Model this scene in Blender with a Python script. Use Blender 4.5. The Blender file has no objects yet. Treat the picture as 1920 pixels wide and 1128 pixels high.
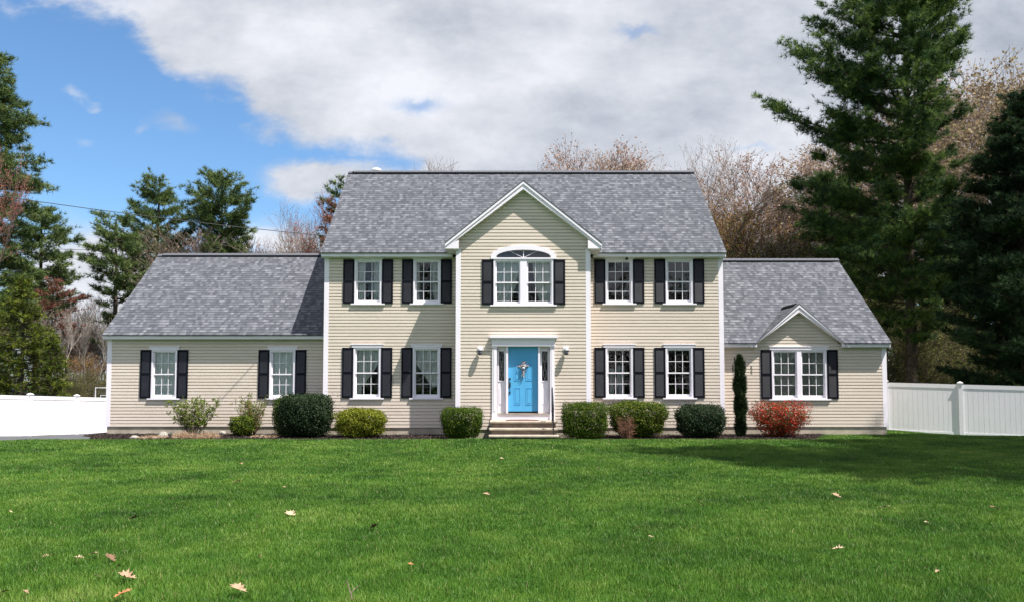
import bpy, math, random
import numpy as np
from mathutils import Vector
R = math.radians
scene = bpy.context.scene
COL = scene.collection
random.seed(7)
rng = np.random.default_rng(7)

# ------------------------------------------------------------------ camera
F = 1500.0                      # focal length in pixels of the 1920 wide photo
CY, CZ = -24.9, 1.58
PITCH = R(3.2)
SHX, SHY = 5 / 1920.0, 67.2 / 1920.0
cam_d = bpy.data.cameras.new('camera')
cam = bpy.data.objects.new('camera', cam_d); COL.objects.link(cam)
cam.location = (0, CY, CZ); cam.rotation_euler = (R(90) + PITCH, 0, 0)
cam_d.sensor_width = 36; cam_d.lens = F / 1920 * 36
cam_d.shift_x = SHX; cam_d.shift_y = SHY
cam_d.clip_start = 0.1; cam_d.clip_end = 3000
scene.camera = cam
scene.render.resolution_x = 1024; scene.render.resolution_y = 601

def ray(px, py):
    u = (px - 960) / F + SHX * 1920 / F
    v = (564 - py) / F + SHY * 1920 / F
    d = Vector((u, math.cos(PITCH) - v * math.sin(PITCH), math.sin(PITCH) + v * math.cos(PITCH)))
    return d
def at(px, py, Y):              # point of the plane y = Y seen at that photo pixel
    d = ray(px, py); t = (Y - CY) / d.y
    return Vector((d.x * t, Y, CZ + d.z * t))
def gnd(px, py, z=0.0):
    d = ray(px, py); t = (z - CZ) / d.z
    return Vector((d.x * t, CY + d.y * t, z))

# ------------------------------------------------------------------ light
SUN_EL, SUN_AZ = R(62.5), R(57)   # azimuth from the facade normal towards +x
sdir = Vector((math.cos(SUN_EL) * math.sin(SUN_AZ), -math.cos(SUN_EL) * math.cos(SUN_AZ), math.sin(SUN_EL)))
sl = bpy.data.lights.new('sun', 'SUN'); so = bpy.data.objects.new('sun', sl); COL.objects.link(so)
sl.energy = 5.0; sl.angle = R(0.5); sl.color = (1.0, 0.955, 0.89)
so.rotation_euler = sdir.to_track_quat('Z', 'Y').to_euler()
so.location = (20, -30, 40)
scene.view_settings.view_transform = 'Standard'
scene.view_settings.look = 'None'
scene.view_settings.exposure = 1.05
scene.view_settings.gamma = 1.0
try: scene.view_settings.use_curve_mapping = False
except Exception: pass

class NT:
    def __init__(s, nt): s.nt = nt; s.n = nt.nodes; s.l = nt.links
    def new(s, t, **k):
        n = s.n.new(t)
        for a, b in k.items(): setattr(n, a, b)
        return n
    def put(s, sock, v):
        if isinstance(v, (int, float)): sock.default_value = v
        elif isinstance(v, (tuple, list)):
            sock.default_value = tuple(v) if len(v) == len(sock.default_value) else tuple(v) + (1,)
        else: s.l.new(v, sock)
    def m(s, op, a, b=0.0, c=None, clamp=False):
        n = s.new('ShaderNodeMath', operation=op); n.use_clamp = clamp
        s.put(n.inputs[0], a); s.put(n.inputs[1], b)
        if c is not None: s.put(n.inputs[2], c)
        return n.outputs[0]
    def mix(s, f, a, b):
        n = s.new('ShaderNodeMix', data_type='RGBA'); s.put(n.inputs[0], f); s.put(n.inputs[6], a); s.put(n.inputs[7], b)
        return n.outputs[2]
    def ramp(s, f, stops, interp='LINEAR'):
        n = s.new('ShaderNodeValToRGB'); cr = n.color_ramp; cr.interpolation = interp
        while len(cr.elements) < len(stops): cr.elements.new(0.5)
        for e, (p, c) in zip(cr.elements, stops):
            e.position = p; e.color = (c, c, c, 1) if isinstance(c, (int, float)) else tuple(c) + (1,)
        s.put(n.inputs[0], f); return n.outputs[0]
    def noise(s, vec, scale, detail=4, rough=0.55, dist=0.0):
        n = s.new('ShaderNodeTexNoise'); n.inputs['Scale'].default_value = scale
        n.inputs['Detail'].default_value = detail; n.inputs['Roughness'].default_value = rough
        n.inputs['Distortion'].default_value = dist
        if vec is not None: s.l.new(vec, n.inputs['Vector'])
        return n.outputs['Fac']
    def sstep(s, x, a, b):
        n = s.new('ShaderNodeMapRange', interpolation_type='SMOOTHSTEP')
        s.put(n.inputs[0], x); n.inputs[1].default_value = a; n.inputs[2].default_value = b
        return n.outputs[0]

# world: physical sky plus cloud banks, everything a function of direction
w = bpy.data.worlds.new('World'); scene.world = w; w.use_nodes = True
T = NT(w.node_tree); T.n.clear()
out = T.new('ShaderNodeOutputWorld'); bg = T.new('ShaderNodeBackground'); T.l.new(bg.outputs[0], out.inputs[0])
sky = T.new('ShaderNodeTexSky', sky_type='NISHITA'); sky.sun_disc = False
sky.sun_elevation = SUN_EL; sky.sun_rotation = math.pi - SUN_AZ
sky.air_density = 1.0; sky.dust_density = 0.4; sky.ozone_density = 2.0
tc = T.new('ShaderNodeTexCoord'); sx = T.new('ShaderNodeSeparateXYZ'); T.l.new(tc.outputs['Generated'], sx.inputs[0])
dx, dy, dz = sx.outputs
yy = T.m('MAXIMUM', dy, 0.08)
u = T.m('DIVIDE', dx, yy); v = T.m('DIVIDE', dz, yy)
cmb = T.new('ShaderNodeCombineXYZ'); T.l.new(u, cmb.inputs[0]); T.l.new(T.m('MULTIPLY', v, 1.7), cmb.inputs[1])
cmb.inputs[2].default_value = 3.3
uv = cmb.outputs[0]
n1 = T.noise(uv, 5.0, 7, 0.6); n2 = T.noise(uv, 2.6, 5, 0.55); n3 = T.noise(uv, 16.0, 5, 0.6)
nn = T.m('ADD', T.m('MULTIPLY', T.m('SUBTRACT', n1, 0.5), 0.15), T.m('MULTIPLY', T.m('SUBTRACT', n3, 0.5), 0.07))
vm = T.new('ShaderNodeVectorMath', operation='ADD'); T.l.new(uv, vm.inputs[0]); vm.inputs[1].default_value = (7.1, 2.7, 1.9)
w1 = T.noise(vm.outputs[0], 7.0, 5, 0.6); w2 = T.noise(vm.outputs[0], 9.5, 5, 0.6, 0.3)
uo, vo = u, v
u = T.m('ADD', u, T.m('MULTIPLY', T.m('SUBTRACT', w1, 0.5), 0.10)); v = T.m('ADD', v, T.m('MULTIPLY', T.m('SUBTRACT', w2, 0.5), 0.07))
edge = [(-40, -40), (225, -40), (300, 90), (340, 140), (440, 172), (480, 225), (560, 262), (680, 285), (770, 312), (900, 520), (2000, 520)]
st = [(min(1, max(0, ((x - 955) / 1500 + .8) / 1.6)), (715 - y) / 1500) for x, y in edge]
vb = T.ramp(T.m('DIVIDE', T.m('ADD', u, 0.8), 1.6), st)
big = T.sstep(T.m('ADD', T.m('SUBTRACT', v, vb), nn), -0.034, 0.022)
def blob(px, py, rx, ry, rot=0.0):
    a = T.m('SUBTRACT', u, (px - 955) / 1500); b = T.m('SUBTRACT', v, (715 - py) / 1500)
    c, s_ = math.cos(R(rot)), math.sin(R(rot))
    a2 = T.m('ADD', T.m('MULTIPLY', a, c), T.m('MULTIPLY', b, s_)); b2 = T.m('SUBTRACT', T.m('MULTIPLY', b, c), T.m('MULTIPLY', a, s_))
    a2 = T.m('DIVIDE', a2, rx / 1500); b2 = T.m('DIVIDE', b2, ry / 1500)
    q = T.m('ADD', T.m('MULTIPLY', a2, a2), T.m('MULTIPLY', b2, b2))
    return T.m('EXPONENT', T.m('MULTIPLY', q, -1.0))
def total(lst):
    o = None
    for *p, wt in lst:
        b = T.m('MULTIPLY', blob(*p), wt); o = b if o is None else T.m('ADD', o, b)
    return o
holes = total([(1200, 38, 42, 14, 0, .75), (790, 190, 55, 22, 0, .8), (930, 137, 26, 10, 0, .35), (1245, 240, 18, 10, 0, .4),
               (1405, 266, 60, 12, 0, .6), (640, 268, 80, 12, 10, .3)])
nb = T.m('MULTIPLY', T.m('SUBTRACT', n1, 0.5), 2.6)
holes = T.sstep(T.m('ADD', holes, T.m('MULTIPLY', nb, 0.5)), 0.15, 1.15)
big = T.m('MULTIPLY', big, T.m('SUBTRACT', 1.0, T.m('MULTIPLY', holes, 0.8)))
small = total([(110, 165, 28, 12, -20, .5), (155, 190, 22, 10, -10, .5), (262, 228, 22, 14, 0, .42), (335, 225, 62, 20, -18, .55), (150, 258, 24, 12, 0, .42),
               (572, 333, 66, 38, 0, 1.5), (560, 345, 40, 22, 0, .6), (665, 312, 80, 22, 0, .6), (760, 330, 90, 26, 0, .5), (120, 500, 110, 80, 0, .95), (520, 455, 110, 42, 0, .95), (170, 620, 170, 120, 0, 1.3), (300, 480, 90, 40, 0, .5)])
small = T.sstep(T.m('ADD', small, T.m('MULTIPLY', nb, 0.16)), 0.12, 1.0)
cl = T.m('MAXIMUM', big, small)
back = T.sstep(T.noise(tc.outputs['Generated'], 2.2, 6, 0.6), 0.40, 0.58)
front = T.sstep(dy, 0.03, 0.16)
cl = T.m('ADD', T.m('MULTIPLY', cl, front), T.m('MULTIPLY', back, T.m('SUBTRACT', 1.0, front)))
cl = T.m('MULTIPLY', cl, T.sstep(dz, -0.05, 0.0))
grey = total([(870, 20, 230, 55, 0, .45), (1090, 180, 70, 38, 15, .75), (1750, 60, 330, 150, 0, .95), (1330, 60, 120, 60, 0, .3), (1500, 120, 120, 40, 0, .3), (620, 190, 160, 40, -12, .4), (1350, 230, 140, 40, 0, .25), (940, 230, 140, 30, 0, .2)])
bright = total([(980, 300, 120, 34, 0, .5), (1250, 130, 160, 40, 0, .25), (520, 110, 160, 60, -30, .3), (1420, 110, 70, 60, 0, .3), (575, 322, 80, 50, 0, 1.4), (150, 560, 200, 120, 0, .6)])
lum = T.m('ADD', T.m('SUBTRACT', T.m('ADD', 0.58, T.m('MULTIPLY', T.m('SUBTRACT', T.noise(uv, 3.6, 6, 0.6), 0.5), 1.7)), T.m('MULTIPLY', grey, 0.22)), T.m('MULTIPLY', bright, 0.22))
lum = T.m('ADD', lum, T.m('ADD', T.m('MULTIPLY', T.m('SUBTRACT', n1, 0.5), 1.3), T.m('MULTIPLY', T.m('SUBTRACT', n3, 0.5), 0.5)), clamp=True)
ccol = T.mix(lum, (0.205, 0.225, 0.262), (0.455, 0.46, 0.485))
ccol = T.mix(front, (0.52, 0.51, 0.535), ccol)
g = T.new('ShaderNodeMix', data_type='RGBA', blend_type='MULTIPLY'); g.inputs[0].default_value = 1
T.l.new(sky.outputs[0], g.inputs[6]); g.inputs[7].default_value = (0.060, 0.078, 0.090, 1)
# the blue between the clouds, a touch deeper than the clear model sky low down
T.l.new(T.mix(T.m('MULTIPLY', cl, 0.96), g.outputs[2], ccol), bg.inputs[0]); bg.inputs[1].default_value = 1.0

# ------------------------------------------------------------------ helpers
def tag(o, label=None, cat=None, group=None, kind=None):
    if label: o['label'] = label
    if cat: o['category'] = cat
    if group: o['group'] = group
    if kind: o['kind'] = kind
    return o
def empty(name, loc=(0, 0, 0), rz=0.0):
    o = bpy.data.objects.new(name, None); COL.objects.link(o); o.location = loc; o.rotation_euler = (0, 0, rz)
    o.empty_display_size = 0.2
    return o
def link(name, me, parent=None, loc=None):
    o = bpy.data.objects.new(name, me); COL.objects.link(o)
    if parent is not None: o.parent = parent
    if loc is not None: o.location = loc
    return o
def copy_tree(o, parent=None):
    c = o.copy(); COL.objects.link(c); c.parent = parent
    for ch in list(o.children): copy_tree(ch, c)
    return c

class MB:
    def __init__(s): s.v = []; s.f = []; s.uv = []
    def face(s, pts, uvs=None):
        n = len(s.v); s.v += [tuple(p) for p in pts]; s.f.append(tuple(range(n, n + len(pts))))
        s.uv += list(uvs) if uvs else [(0, 0)] * len(pts)
    def box(s, x0, x1, y0, y1, z0, z1):
        if x0 > x1: x0, x1 = x1, x0
        if y0 > y1: y0, y1 = y1, y0
        if z0 > z1: z0, z1 = z1, z0
        a = [(x0, y0, z0), (x1, y0, z0), (x1, y1, z0), (x0, y1, z0), (x0, y0, z1), (x1, y0, z1), (x1, y1, z1), (x0, y1, z1)]
        for q in ((0, 3, 2, 1), (4, 5, 6, 7), (0, 1, 5, 4), (1, 2, 6, 5), (2, 3, 7, 6), (3, 0, 4, 7)): s.face([a[i] for i in q])
        return s
    def prism(s, pts, y0, y1):           # outline in x,z (counterclockwise seen from -y), from y0 (front) to y1
        n = len(pts)
        s.face([(x, y0, z) for x, z in pts]); s.face([(x, y1, z) for x, z in reversed(pts)])
        for i in range(n):
            (xa, za), (xb, zb) = pts[i], pts[(i + 1) % n]
            s.face([(xb, y0, zb), (xa, y0, za), (xa, y1, za), (xb, y1, zb)])
        return s
    def hull8(s, a):                      # eight corners ordered as in box
        for q in ((0, 3, 2, 1), (4, 5, 6, 7), (0, 1, 5, 4), (1, 2, 6, 5), (2, 3, 7, 6), (3, 0, 4, 7)): s.face([a[i] for i in q])
        return s
    def tube(s, pts, r, n=8, caps=True):
        pts = [Vector(p) for p in pts]; rs = r if isinstance(r, (list, tuple)) else [r] * len(pts)
        rings = []; up = Vector((0, 0, 1))
        for i, p in enumerate(pts):
            d = (pts[min(i + 1, len(pts) - 1)] - pts[max(i - 1, 0)]).normalized()
            a = d.cross(up if abs(d.z) < 0.95 else Vector((1, 0, 0))).normalized(); b = d.cross(a)
            rings.append([p + (a * math.cos(t) + b * math.sin(t)) * rs[i] for t in [2 * math.pi * k / n for k in range(n)]])
        for i in range(len(rings) - 1):
            for k in range(n):
                s.face([rings[i][k], rings[i][(k + 1) % n], rings[i + 1][(k + 1) % n], rings[i + 1][k]])
        if caps: s.face(rings[0][::-1]); s.face(rings[-1])
        return s
    def lathe(s, c, prof, n=20):          # prof: (r, z)
        c = Vector(c); R_ = [[c + Vector((r * math.cos(2 * math.pi * k / n), r * math.sin(2 * math.pi * k / n), z)) for k in range(n)] for r, z in prof]
        for i in range(len(R_) - 1):
            for k in range(n): s.face([R_[i][k], R_[i][(k + 1) % n], R_[i + 1][(k + 1) % n], R_[i + 1][k]])
        s.face(R_[0][::-1]); s.face(R_[-1]); return s
    def mesh(s, name, mat, smooth=False, bevel=0):
        me = bpy.data.meshes.new(name); me.from_pydata(s.v, [], s.f)
        l = me.uv_layers.new(name='UVMap'); l.data.foreach_set('uv', np.array(s.uv, dtype=np.float32).ravel())
        if smooth:
            import bmesh
            bm = bmesh.new(); bm.from_mesh(me); bmesh.ops.remove_doubles(bm, verts=bm.verts, dist=1e-5); bm.to_mesh(me); bm.free()
            me.polygons.foreach_set('use_smooth', [True] * len(me.polygons))
        me.materials.append(mat); me.update(); return me
    def build(s, name, mat, parent=None, smooth=False, loc=None, bevel=0):
        o = link(name, s.mesh(name, mat, smooth), parent, loc)
        if bevel:
            import bmesh
            bm = bmesh.new(); bm.from_mesh(o.data); bmesh.ops.remove_doubles(bm, verts=bm.verts, dist=1e-5)
            bmesh.ops.bevel(bm, geom=list(bm.edges), offset=bevel, segments=2, affect='EDGES', profile=0.6)
            bm.to_mesh(o.data); bm.free()
        return o

def arr_mesh(name, verts, faces, mat, tint=None, smooth=False):
    """verts (N,3); faces: list of (M,k) integer arrays; tint (N,) random value per vertex"""
    me = bpy.data.meshes.new(name)
    verts = np.asarray(verts, dtype=np.float32)
    faces = [np.asarray(f, dtype=np.int32) for f in faces if len(f)]
    me.vertices.add(len(verts)); me.vertices.foreach_set('co', verts.ravel())
    li = np.concatenate([f.ravel() for f in faces]); tot = np.concatenate([np.full(len(f), f.shape[1], dtype=np.int32) for f in faces])
    me.loops.add(len(li)); me.loops.foreach_set('vertex_index', li)
    me.polygons.add(len(tot)); start = np.concatenate([[0], np.cumsum(tot)[:-1]]).astype(np.int32)
    me.polygons.foreach_set('loop_start', start); me.polygons.foreach_set('loop_total', tot)
    if smooth: me.polygons.foreach_set('use_smooth', np.ones(len(tot), dtype=bool))
    me.update(calc_edges=True)
    if tint is not None:
        a = me.attributes.new('tint', 'FLOAT', 'POINT'); a.data.foreach_set('value', np.asarray(tint, dtype=np.float32))
    me.materials.append(mat); me.validate(); return me

def prisms(P0, P1, R0, R1, n):
    """separate tapered prisms for many segments"""
    P0 = np.asarray(P0, float); P1 = np.asarray(P1, float); R0 = np.asarray(R0, float); R1 = np.asarray(R1, float)
    N = len(P0); d = P1 - P0; d /= (np.linalg.norm(d, axis=1, keepdims=True) + 1e-9)
    ref = np.where(np.abs(d[:, 2:3]) < 0.9, np.array([[0, 0, 1.0]]), np.array([[1.0, 0, 0]]))
    a = np.cross(d, ref); a /= (np.linalg.norm(a, axis=1, keepdims=True) + 1e-9); b = np.cross(d, a)
    t = np.arange(n) * 2 * np.pi / n
    off = a[:, None, :] * np.cos(t)[None, :, None] + b[:, None, :] * np.sin(t)[None, :, None]
    V = np.concatenate([P0[:, None] + off * R0[:, None, None], P1[:, None] + off * R1[:, None, None]], axis=1).reshape(-1, 3)
    k = np.arange(n); q = np.stack([k, (k + 1) % n, (k + 1) % n + n, k + n], axis=1)
    Fc = (np.arange(N)[:, None, None] * 2 * n + q[None]).reshape(-1, 4)
    return V, Fc
def unit(a): return a / (np.linalg.norm(a, axis=-1, keepdims=True) + 1e-9)
def needles(C, D, per, length, width, spread, g):
    """sprays of thin triangles at C pointing around D"""
    N = len(C); C = np.repeat(C, per, 0); D = np.repeat(D, per, 0)
    d = unit(D + g.normal(0, spread, C.shape)); L = length * g.uniform(.6, 1.15, (len(C), 1))
    s = unit(np.cross(d, g.normal(0, 1, C.shape))) * width / 2
    V = np.stack([C - s, C + s, C + d * L], axis=1).reshape(-1, 3)
    Fc = np.arange(len(C) * 3).reshape(-1, 3)
    tint = np.repeat(np.clip(np.repeat(g.uniform(0, 1, N), per) + g.normal(0, .12, len(C)), 0, 1), 3)
    return V, Fc, tint
def leaves(C, Nrm, size, g, aspect=0.55, tint=None):
    """small folded-looking diamond leaves"""
    N = len(C); n = unit(Nrm + g.normal(0, .55, C.shape)); a = unit(np.cross(n, g.normal(0, 1, C.shape))); b = np.cross(n, a)
    s = size * g.uniform(.6, 1.2, (N, 1))
    V = np.stack([C - a * s / 2, C + b * s * aspect / 2 + n * s * .06, C + a * s / 2, C - b * s * aspect / 2 + n * s * .06], axis=1).reshape(-1, 3)
    Fc = np.arange(N * 4).reshape(-1, 4)
    t = g.uniform(0, 1, N) if tint is None else tint
    return V, Fc, np.repeat(t, 4)

# ------------------------------------------------------------------ materials
def mat(name, col, rough=0.7, spec=0.3, var=0.0, vscale=4.0, bump=0.0, bscale=40.0, metal=0.0, sheen=0.0):
    m = bpy.data.materials.new(name); m.use_nodes = True; t = NT(m.node_tree)
    b = t.n['Principled BSDF']; b.inputs['Roughness'].default_value = rough; b.inputs['Specular IOR Level'].default_value = spec
    b.inputs['Metallic'].default_value = metal
    geo = t.new('ShaderNodeNewGeometry')
    if var:
        n = t.noise(geo.outputs['Position'], vscale, 5, 0.6)
        f = t.sstep(n, .25, .75)
        t.l.new(t.mix(f, tuple(c * (1 - var) for c in col), tuple(min(1, c * (1 + var)) for c in col)), b.inputs['Base Color'])
    else: b.inputs['Base Color'].default_value = tuple(col) + (1,)
    if bump:
        n = t.noise(geo.outputs['Position'], bscale, 4, .6); bp = t.new('ShaderNodeBump'); bp.inputs['Strength'].default_value = bump
        bp.inputs['Distance'].default_value = 0.01; t.l.new(n, bp.inputs['Height']); t.l.new(bp.outputs[0], b.inputs['Normal'])
    return m
def leafmat(name, c0, c1, c2=None, trans=0.35, rough=0.55, spec=0.35, patch=0.35, pscale=1.2):
    m = bpy.data.materials.new(name); m.use_nodes = True; t = NT(m.node_tree); b = t.n['Principled BSDF']
    at_ = t.new('ShaderNodeAttribute', attribute_name='tint'); geo = t.new('ShaderNodeNewGeometry')
    pn = t.noise(geo.outputs['Position'], pscale, 3, .6)
    f = t.m('ADD', at_.outputs['Fac'], t.m('MULTIPLY', t.m('SUBTRACT', pn, .5), patch * 2.5), clamp=True)
    st = [(0.0, c0), (0.6, c1)] + ([(1.0, c2)] if c2 else [])
    c = t.ramp(f, st); t.l.new(c, b.inputs['Base Color']); b.inputs['Roughness'].default_value = rough
    b.inputs['Specular IOR Level'].default_value = spec
    tr = t.new('ShaderNodeBsdfTranslucent'); t.l.new(c, tr.inputs[0]); mx = t.new('ShaderNodeMixShader'); mx.inputs[0].default_value = trans
    t.l.new(b.outputs[0], mx.inputs[1]); t.l.new(tr.outputs[0], mx.inputs[2]); t.l.new(mx.outputs[0], t.n['Material Output'].inputs[0])
    return m
M = {}
M['trim'] = mat('white_trim', (.80, .755, .82), .45, .4, .04, 1.5)
M['vinyl'] = mat('white_vinyl_fence', (.77, .75, .78), .4, .4, .03, 1.0)
M['sash'] = mat('white_sash', (.80, .77, .82), .4, .4)
M['shutter'] = mat('black_shutter', (.004, .005, .010), .6, .12, .15, 6)
M['louver'] = mat('black_louver', (.013, .014, .020), .45, .4, .25, 9)
M['found'] = mat('concrete_foundation', (.40, .35, .28), .9, .1, .22, 2.2, .5, 60)
M['steps'] = mat('precast_concrete', (.35, .30, .245), .85, .15, .2, 5, .5, 90)
M['riser'] = mat('precast_riser', (.20, .155, .125), .9, .1, .25, 4, .5, 90)
M['door'] = mat('blue_paint', (.085, .37, .66), .42, .4, .04, 3)
M['bronze'] = mat('dark_bronze', (.035, .028, .025), .35, .6, metal=.7)
M['iron'] = mat('black_iron', (.012, .012, .014), .45, .5)
M['vent'] = mat('black_ridge_vent', (.006, .006, .008), .95, .05)
M['metal'] = mat('galvanised', (.38, .38, .41), .45, .5, metal=.5)
M['lampwhite'] = mat('white_lamp_metal', (.75, .75, .76), .35, .5)
M['lampglass'] = mat('grey_lamp_glass', (.10, .10, .115), .2, .6)
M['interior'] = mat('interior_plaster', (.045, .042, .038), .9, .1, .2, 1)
M['curtain'] = leafmat('sheer_curtain', (.66, .65, .62), (.78, .77, .74), None, .12, .9, .05, .0)
M['blind'] = leafmat('closed_blind', (.84, .86, .83), (.88, .89, .87), None, .1, .8, .1, .1)
M['tanblind'] = leafmat('tan_blind', (.30, .30, .25), (.36, .35, .30), None, .1, .8, .1, .1)
M['asphalt'] = mat('asphalt', (.085, .088, .095), .9, .15, .15, 2.5, .4, 120)
M['rock'] = mat('pale_rock', (.25, .235, .205), .9, .1, .35, 8, .8, 30)
M['mat'] = mat('brown_doormat', (.16, .09, .07), .95, .05, .3, 12, .6, 200)
M['bark'] = mat('pine_bark', (.075, .06, .048), .95, .05, .35, 6, 1.0, 30)
M['greybark'] = mat('grey_bark', (.19, .145, .12), .95, .05, .3, 5, .6, 30)
M['darktwig'] = mat('dark_twig', (.10, .075, .06), .95, .05, .3, 5)
M['whitebark'] = mat('birch_bark', (.26, .235, .21), .9, .05, .3, 5)
M['redtwig'] = mat('red_brown_twig', (.16, .085, .06), .95, .05, .3, 5)
M['rubber'] = mat('black_cable', (.01, .01, .012), .6, .3)
M['navy'] = mat('dark_blue_cover', (.012, .018, .045), .5, .4, .1, 1)
M['straw'] = leafmat('dry_straw', (.26, .17, .11), (.42, .30, .20), (.5, .38, .27), .2, .8, .1)

# clapboard siding: pale almond vinyl, faint differences from course to course
def siding_mat():
    m = bpy.data.materials.new('almond_vinyl_siding'); m.use_nodes = True; t = NT(m.node_tree); b = t.n['Principled BSDF']
    geo = t.new('ShaderNodeNewGeometry'); s = t.new('ShaderNodeSeparateXYZ'); t.l.new(geo.outputs['Position'], s.inputs[0])
    row = t.m('FLOOR', t.m('DIVIDE', t.m('SUBTRACT', s.outputs[2], .16), .1016))
    seg = t.m('FLOOR', t.m('ADD', t.m('DIVIDE', s.outputs[0], 3.7), t.m('MULTIPLY', row, .37)))
    c = t.new('ShaderNodeCombineXYZ'); t.l.new(t.m('FLOOR', t.m('DIVIDE', row, 2.0)), c.inputs[0]); t.l.new(seg, c.inputs[1])
    wn = t.new('ShaderNodeTexWhiteNoise', noise_dimensions='2D'); t.l.new(c.outputs[0], wn.inputs['Vector'])
    n = t.noise(geo.outputs['Position'], 1.3, 5, .6)
    f = t.m('ADD', t.m('MULTIPLY', wn.outputs[0], .35), t.m('MULTIPLY', n, .65))
    t.l.new(t.ramp(f, [(.2, (.615, .535, .455)), (.8, (.685, .60, .525))]), b.inputs['Base Color'])
    b.inputs['Roughness'].default_value = .55; b.inputs['Specular IOR Level'].default_value = .3
    bn = t.noise(geo.outputs['Position'], 2.5, 3, .5); bp = t.new('ShaderNodeBump'); bp.inputs['Strength'].default_value = .25; bp.inputs['Distance'].default_value = .02
    t.l.new(bn, bp.inputs['Height']); t.l.new(bp.outputs[0], b.inputs['Normal'])
    return m
M['siding'] = siding_mat()

def shingle_mat():
    m = bpy.data.materials.new('grey_architectural_shingles'); m.use_nodes = True; t = NT(m.node_tree); b = t.n['Principled BSDF']
    uvn = t.new('ShaderNodeUVMap'); s = t.new('ShaderNodeSeparateXYZ'); t.l.new(uvn.outputs[0], s.inputs[0]); U, V = s.outputs[0], s.outputs[1]
    vr = t.m('DIVIDE', V, .143); row = t.m('FLOOR', vr); fr = t.m('FRACT', vr)
    def cells(wid, sd, off):
        r1 = t.new('ShaderNodeTexWhiteNoise', noise_dimensions='2D'); c0 = t.new('ShaderNodeCombineXYZ'); t.l.new(row, c0.inputs[0]); c0.inputs[1].default_value = sd
        t.l.new(c0.outputs[0], r1.inputs['Vector'])
        x = t.m('ADD', t.m('DIVIDE', U, wid), t.m('MULTIPLY', r1.outputs[0], 37.0))
        # wobble the cell widths
        x = t.m('ADD', x, t.m('MULTIPLY', t.m('SINE', t.m('MULTIPLY', x, 2.3)), .13))
        cx = t.m('FLOOR', x); w2 = t.new('ShaderNodeTexWhiteNoise', noise_dimensions='3D'); c1 = t.new('ShaderNodeCombineXYZ')
        t.l.new(cx, c1.inputs[0]); t.l.new(row, c1.inputs[1]); c1.inputs[2].default_value = sd + off; t.l.new(c1.outputs[0], w2.inputs['Vector'])
        return w2.outputs[0], t.m('FRACT', x)
    a, fa = cells(.105, 1.0, 5.0); b2, fb = cells(.17, 9.0, 2.0)
    geo = t.new('ShaderNodeNewGeometry')
    big = t.noise(geo.outputs['Position'], .7, 4, .6); fine = t.noise(geo.outputs['Position'], 60, 3, .7)
    f = t.m('ADD', t.m('ADD', t.m('MULTIPLY', a, .60), t.m('MULTIPLY', b2, .25)), t.m('MULTIPLY', t.m('SUBTRACT', big, .5), .15))
    f = t.m('ADD', f, t.m('MULTIPLY', t.m('SUBTRACT', fine, .5), .3))
    colr = t.ramp(f, [(.05, (.056, .060, .072)), (.35, (.082, .087, .101)), (.62, (.114, .119, .136)), (.85, (.170, .176, .198))])
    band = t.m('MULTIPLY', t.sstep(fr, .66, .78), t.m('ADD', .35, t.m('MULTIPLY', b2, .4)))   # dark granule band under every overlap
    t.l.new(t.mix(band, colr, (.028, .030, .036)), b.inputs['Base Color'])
    b.inputs['Roughness'].default_value = .9; b.inputs['Specular IOR Level'].default_value = .15
    # laminated tabs: each course overlaps the one above it (its lower edge is thick), raised tabs here and there
    lip = t.sstep(fr, 0.0, .16)
    h = t.m('ADD', t.m('MULTIPLY', lip, .6), t.m('SUBTRACT', t.m('MULTIPLY', t.m('GREATER_THAN', a, .5), .35), t.m('MULTIPLY', fr, .45)))
    h = t.m('ADD', h, t.m('MULTIPLY', fine, .12))
    bp = t.new('ShaderNodeBump'); bp.inputs['Strength'].default_value = 1.0; bp.inputs['Distance'].default_value = .011
    t.l.new(h, bp.inputs['Height']); t.l.new(bp.outputs[0], b.inputs['Normal'])
    return m
M['shingle'] = shingle_mat()

def glass_mat():
    m = bpy.data.materials.new('window_glass'); m.use_nodes = True; t = NT(m.node_tree); t.n.remove(t.n['Principled BSDF'])
    fz = t.new('ShaderNodeFresnel'); fz.inputs[0].default_value = 1.52
    tr = t.new('ShaderNodeBsdfTransparent'); tr.inputs[0].default_value = (.95, .97, .96, 1)
    gl = t.new('ShaderNodeBsdfGlossy'); gl.inputs['Roughness'].default_value = .02; gl.inputs[0].default_value = (1, 1, 1, 1)
    geo = t.new('ShaderNodeNewGeometry'); n = t.noise(geo.outputs['Position'], 2.0, 2, .5); bp = t.new('ShaderNodeBump')
    bp.inputs['Strength'].default_value = .15; bp.inputs['Distance'].default_value = .02; t.l.new(n, bp.inputs['Height']); t.l.new(bp.outputs[0], gl.inputs['Normal'])
    mx = t.new('ShaderNodeMixShader'); t.l.new(t.m('MULTIPLY', fz.outputs[0], 1.3, clamp=True), mx.inputs[0])
    t.l.new(tr.outputs[0], mx.inputs[1]); t.l.new(gl.outputs[0], mx.inputs[2]); t.l.new(mx.outputs[0], t.n['Material Output'].inputs[0])
    return m
M['glass'] = glass_mat()

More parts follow.
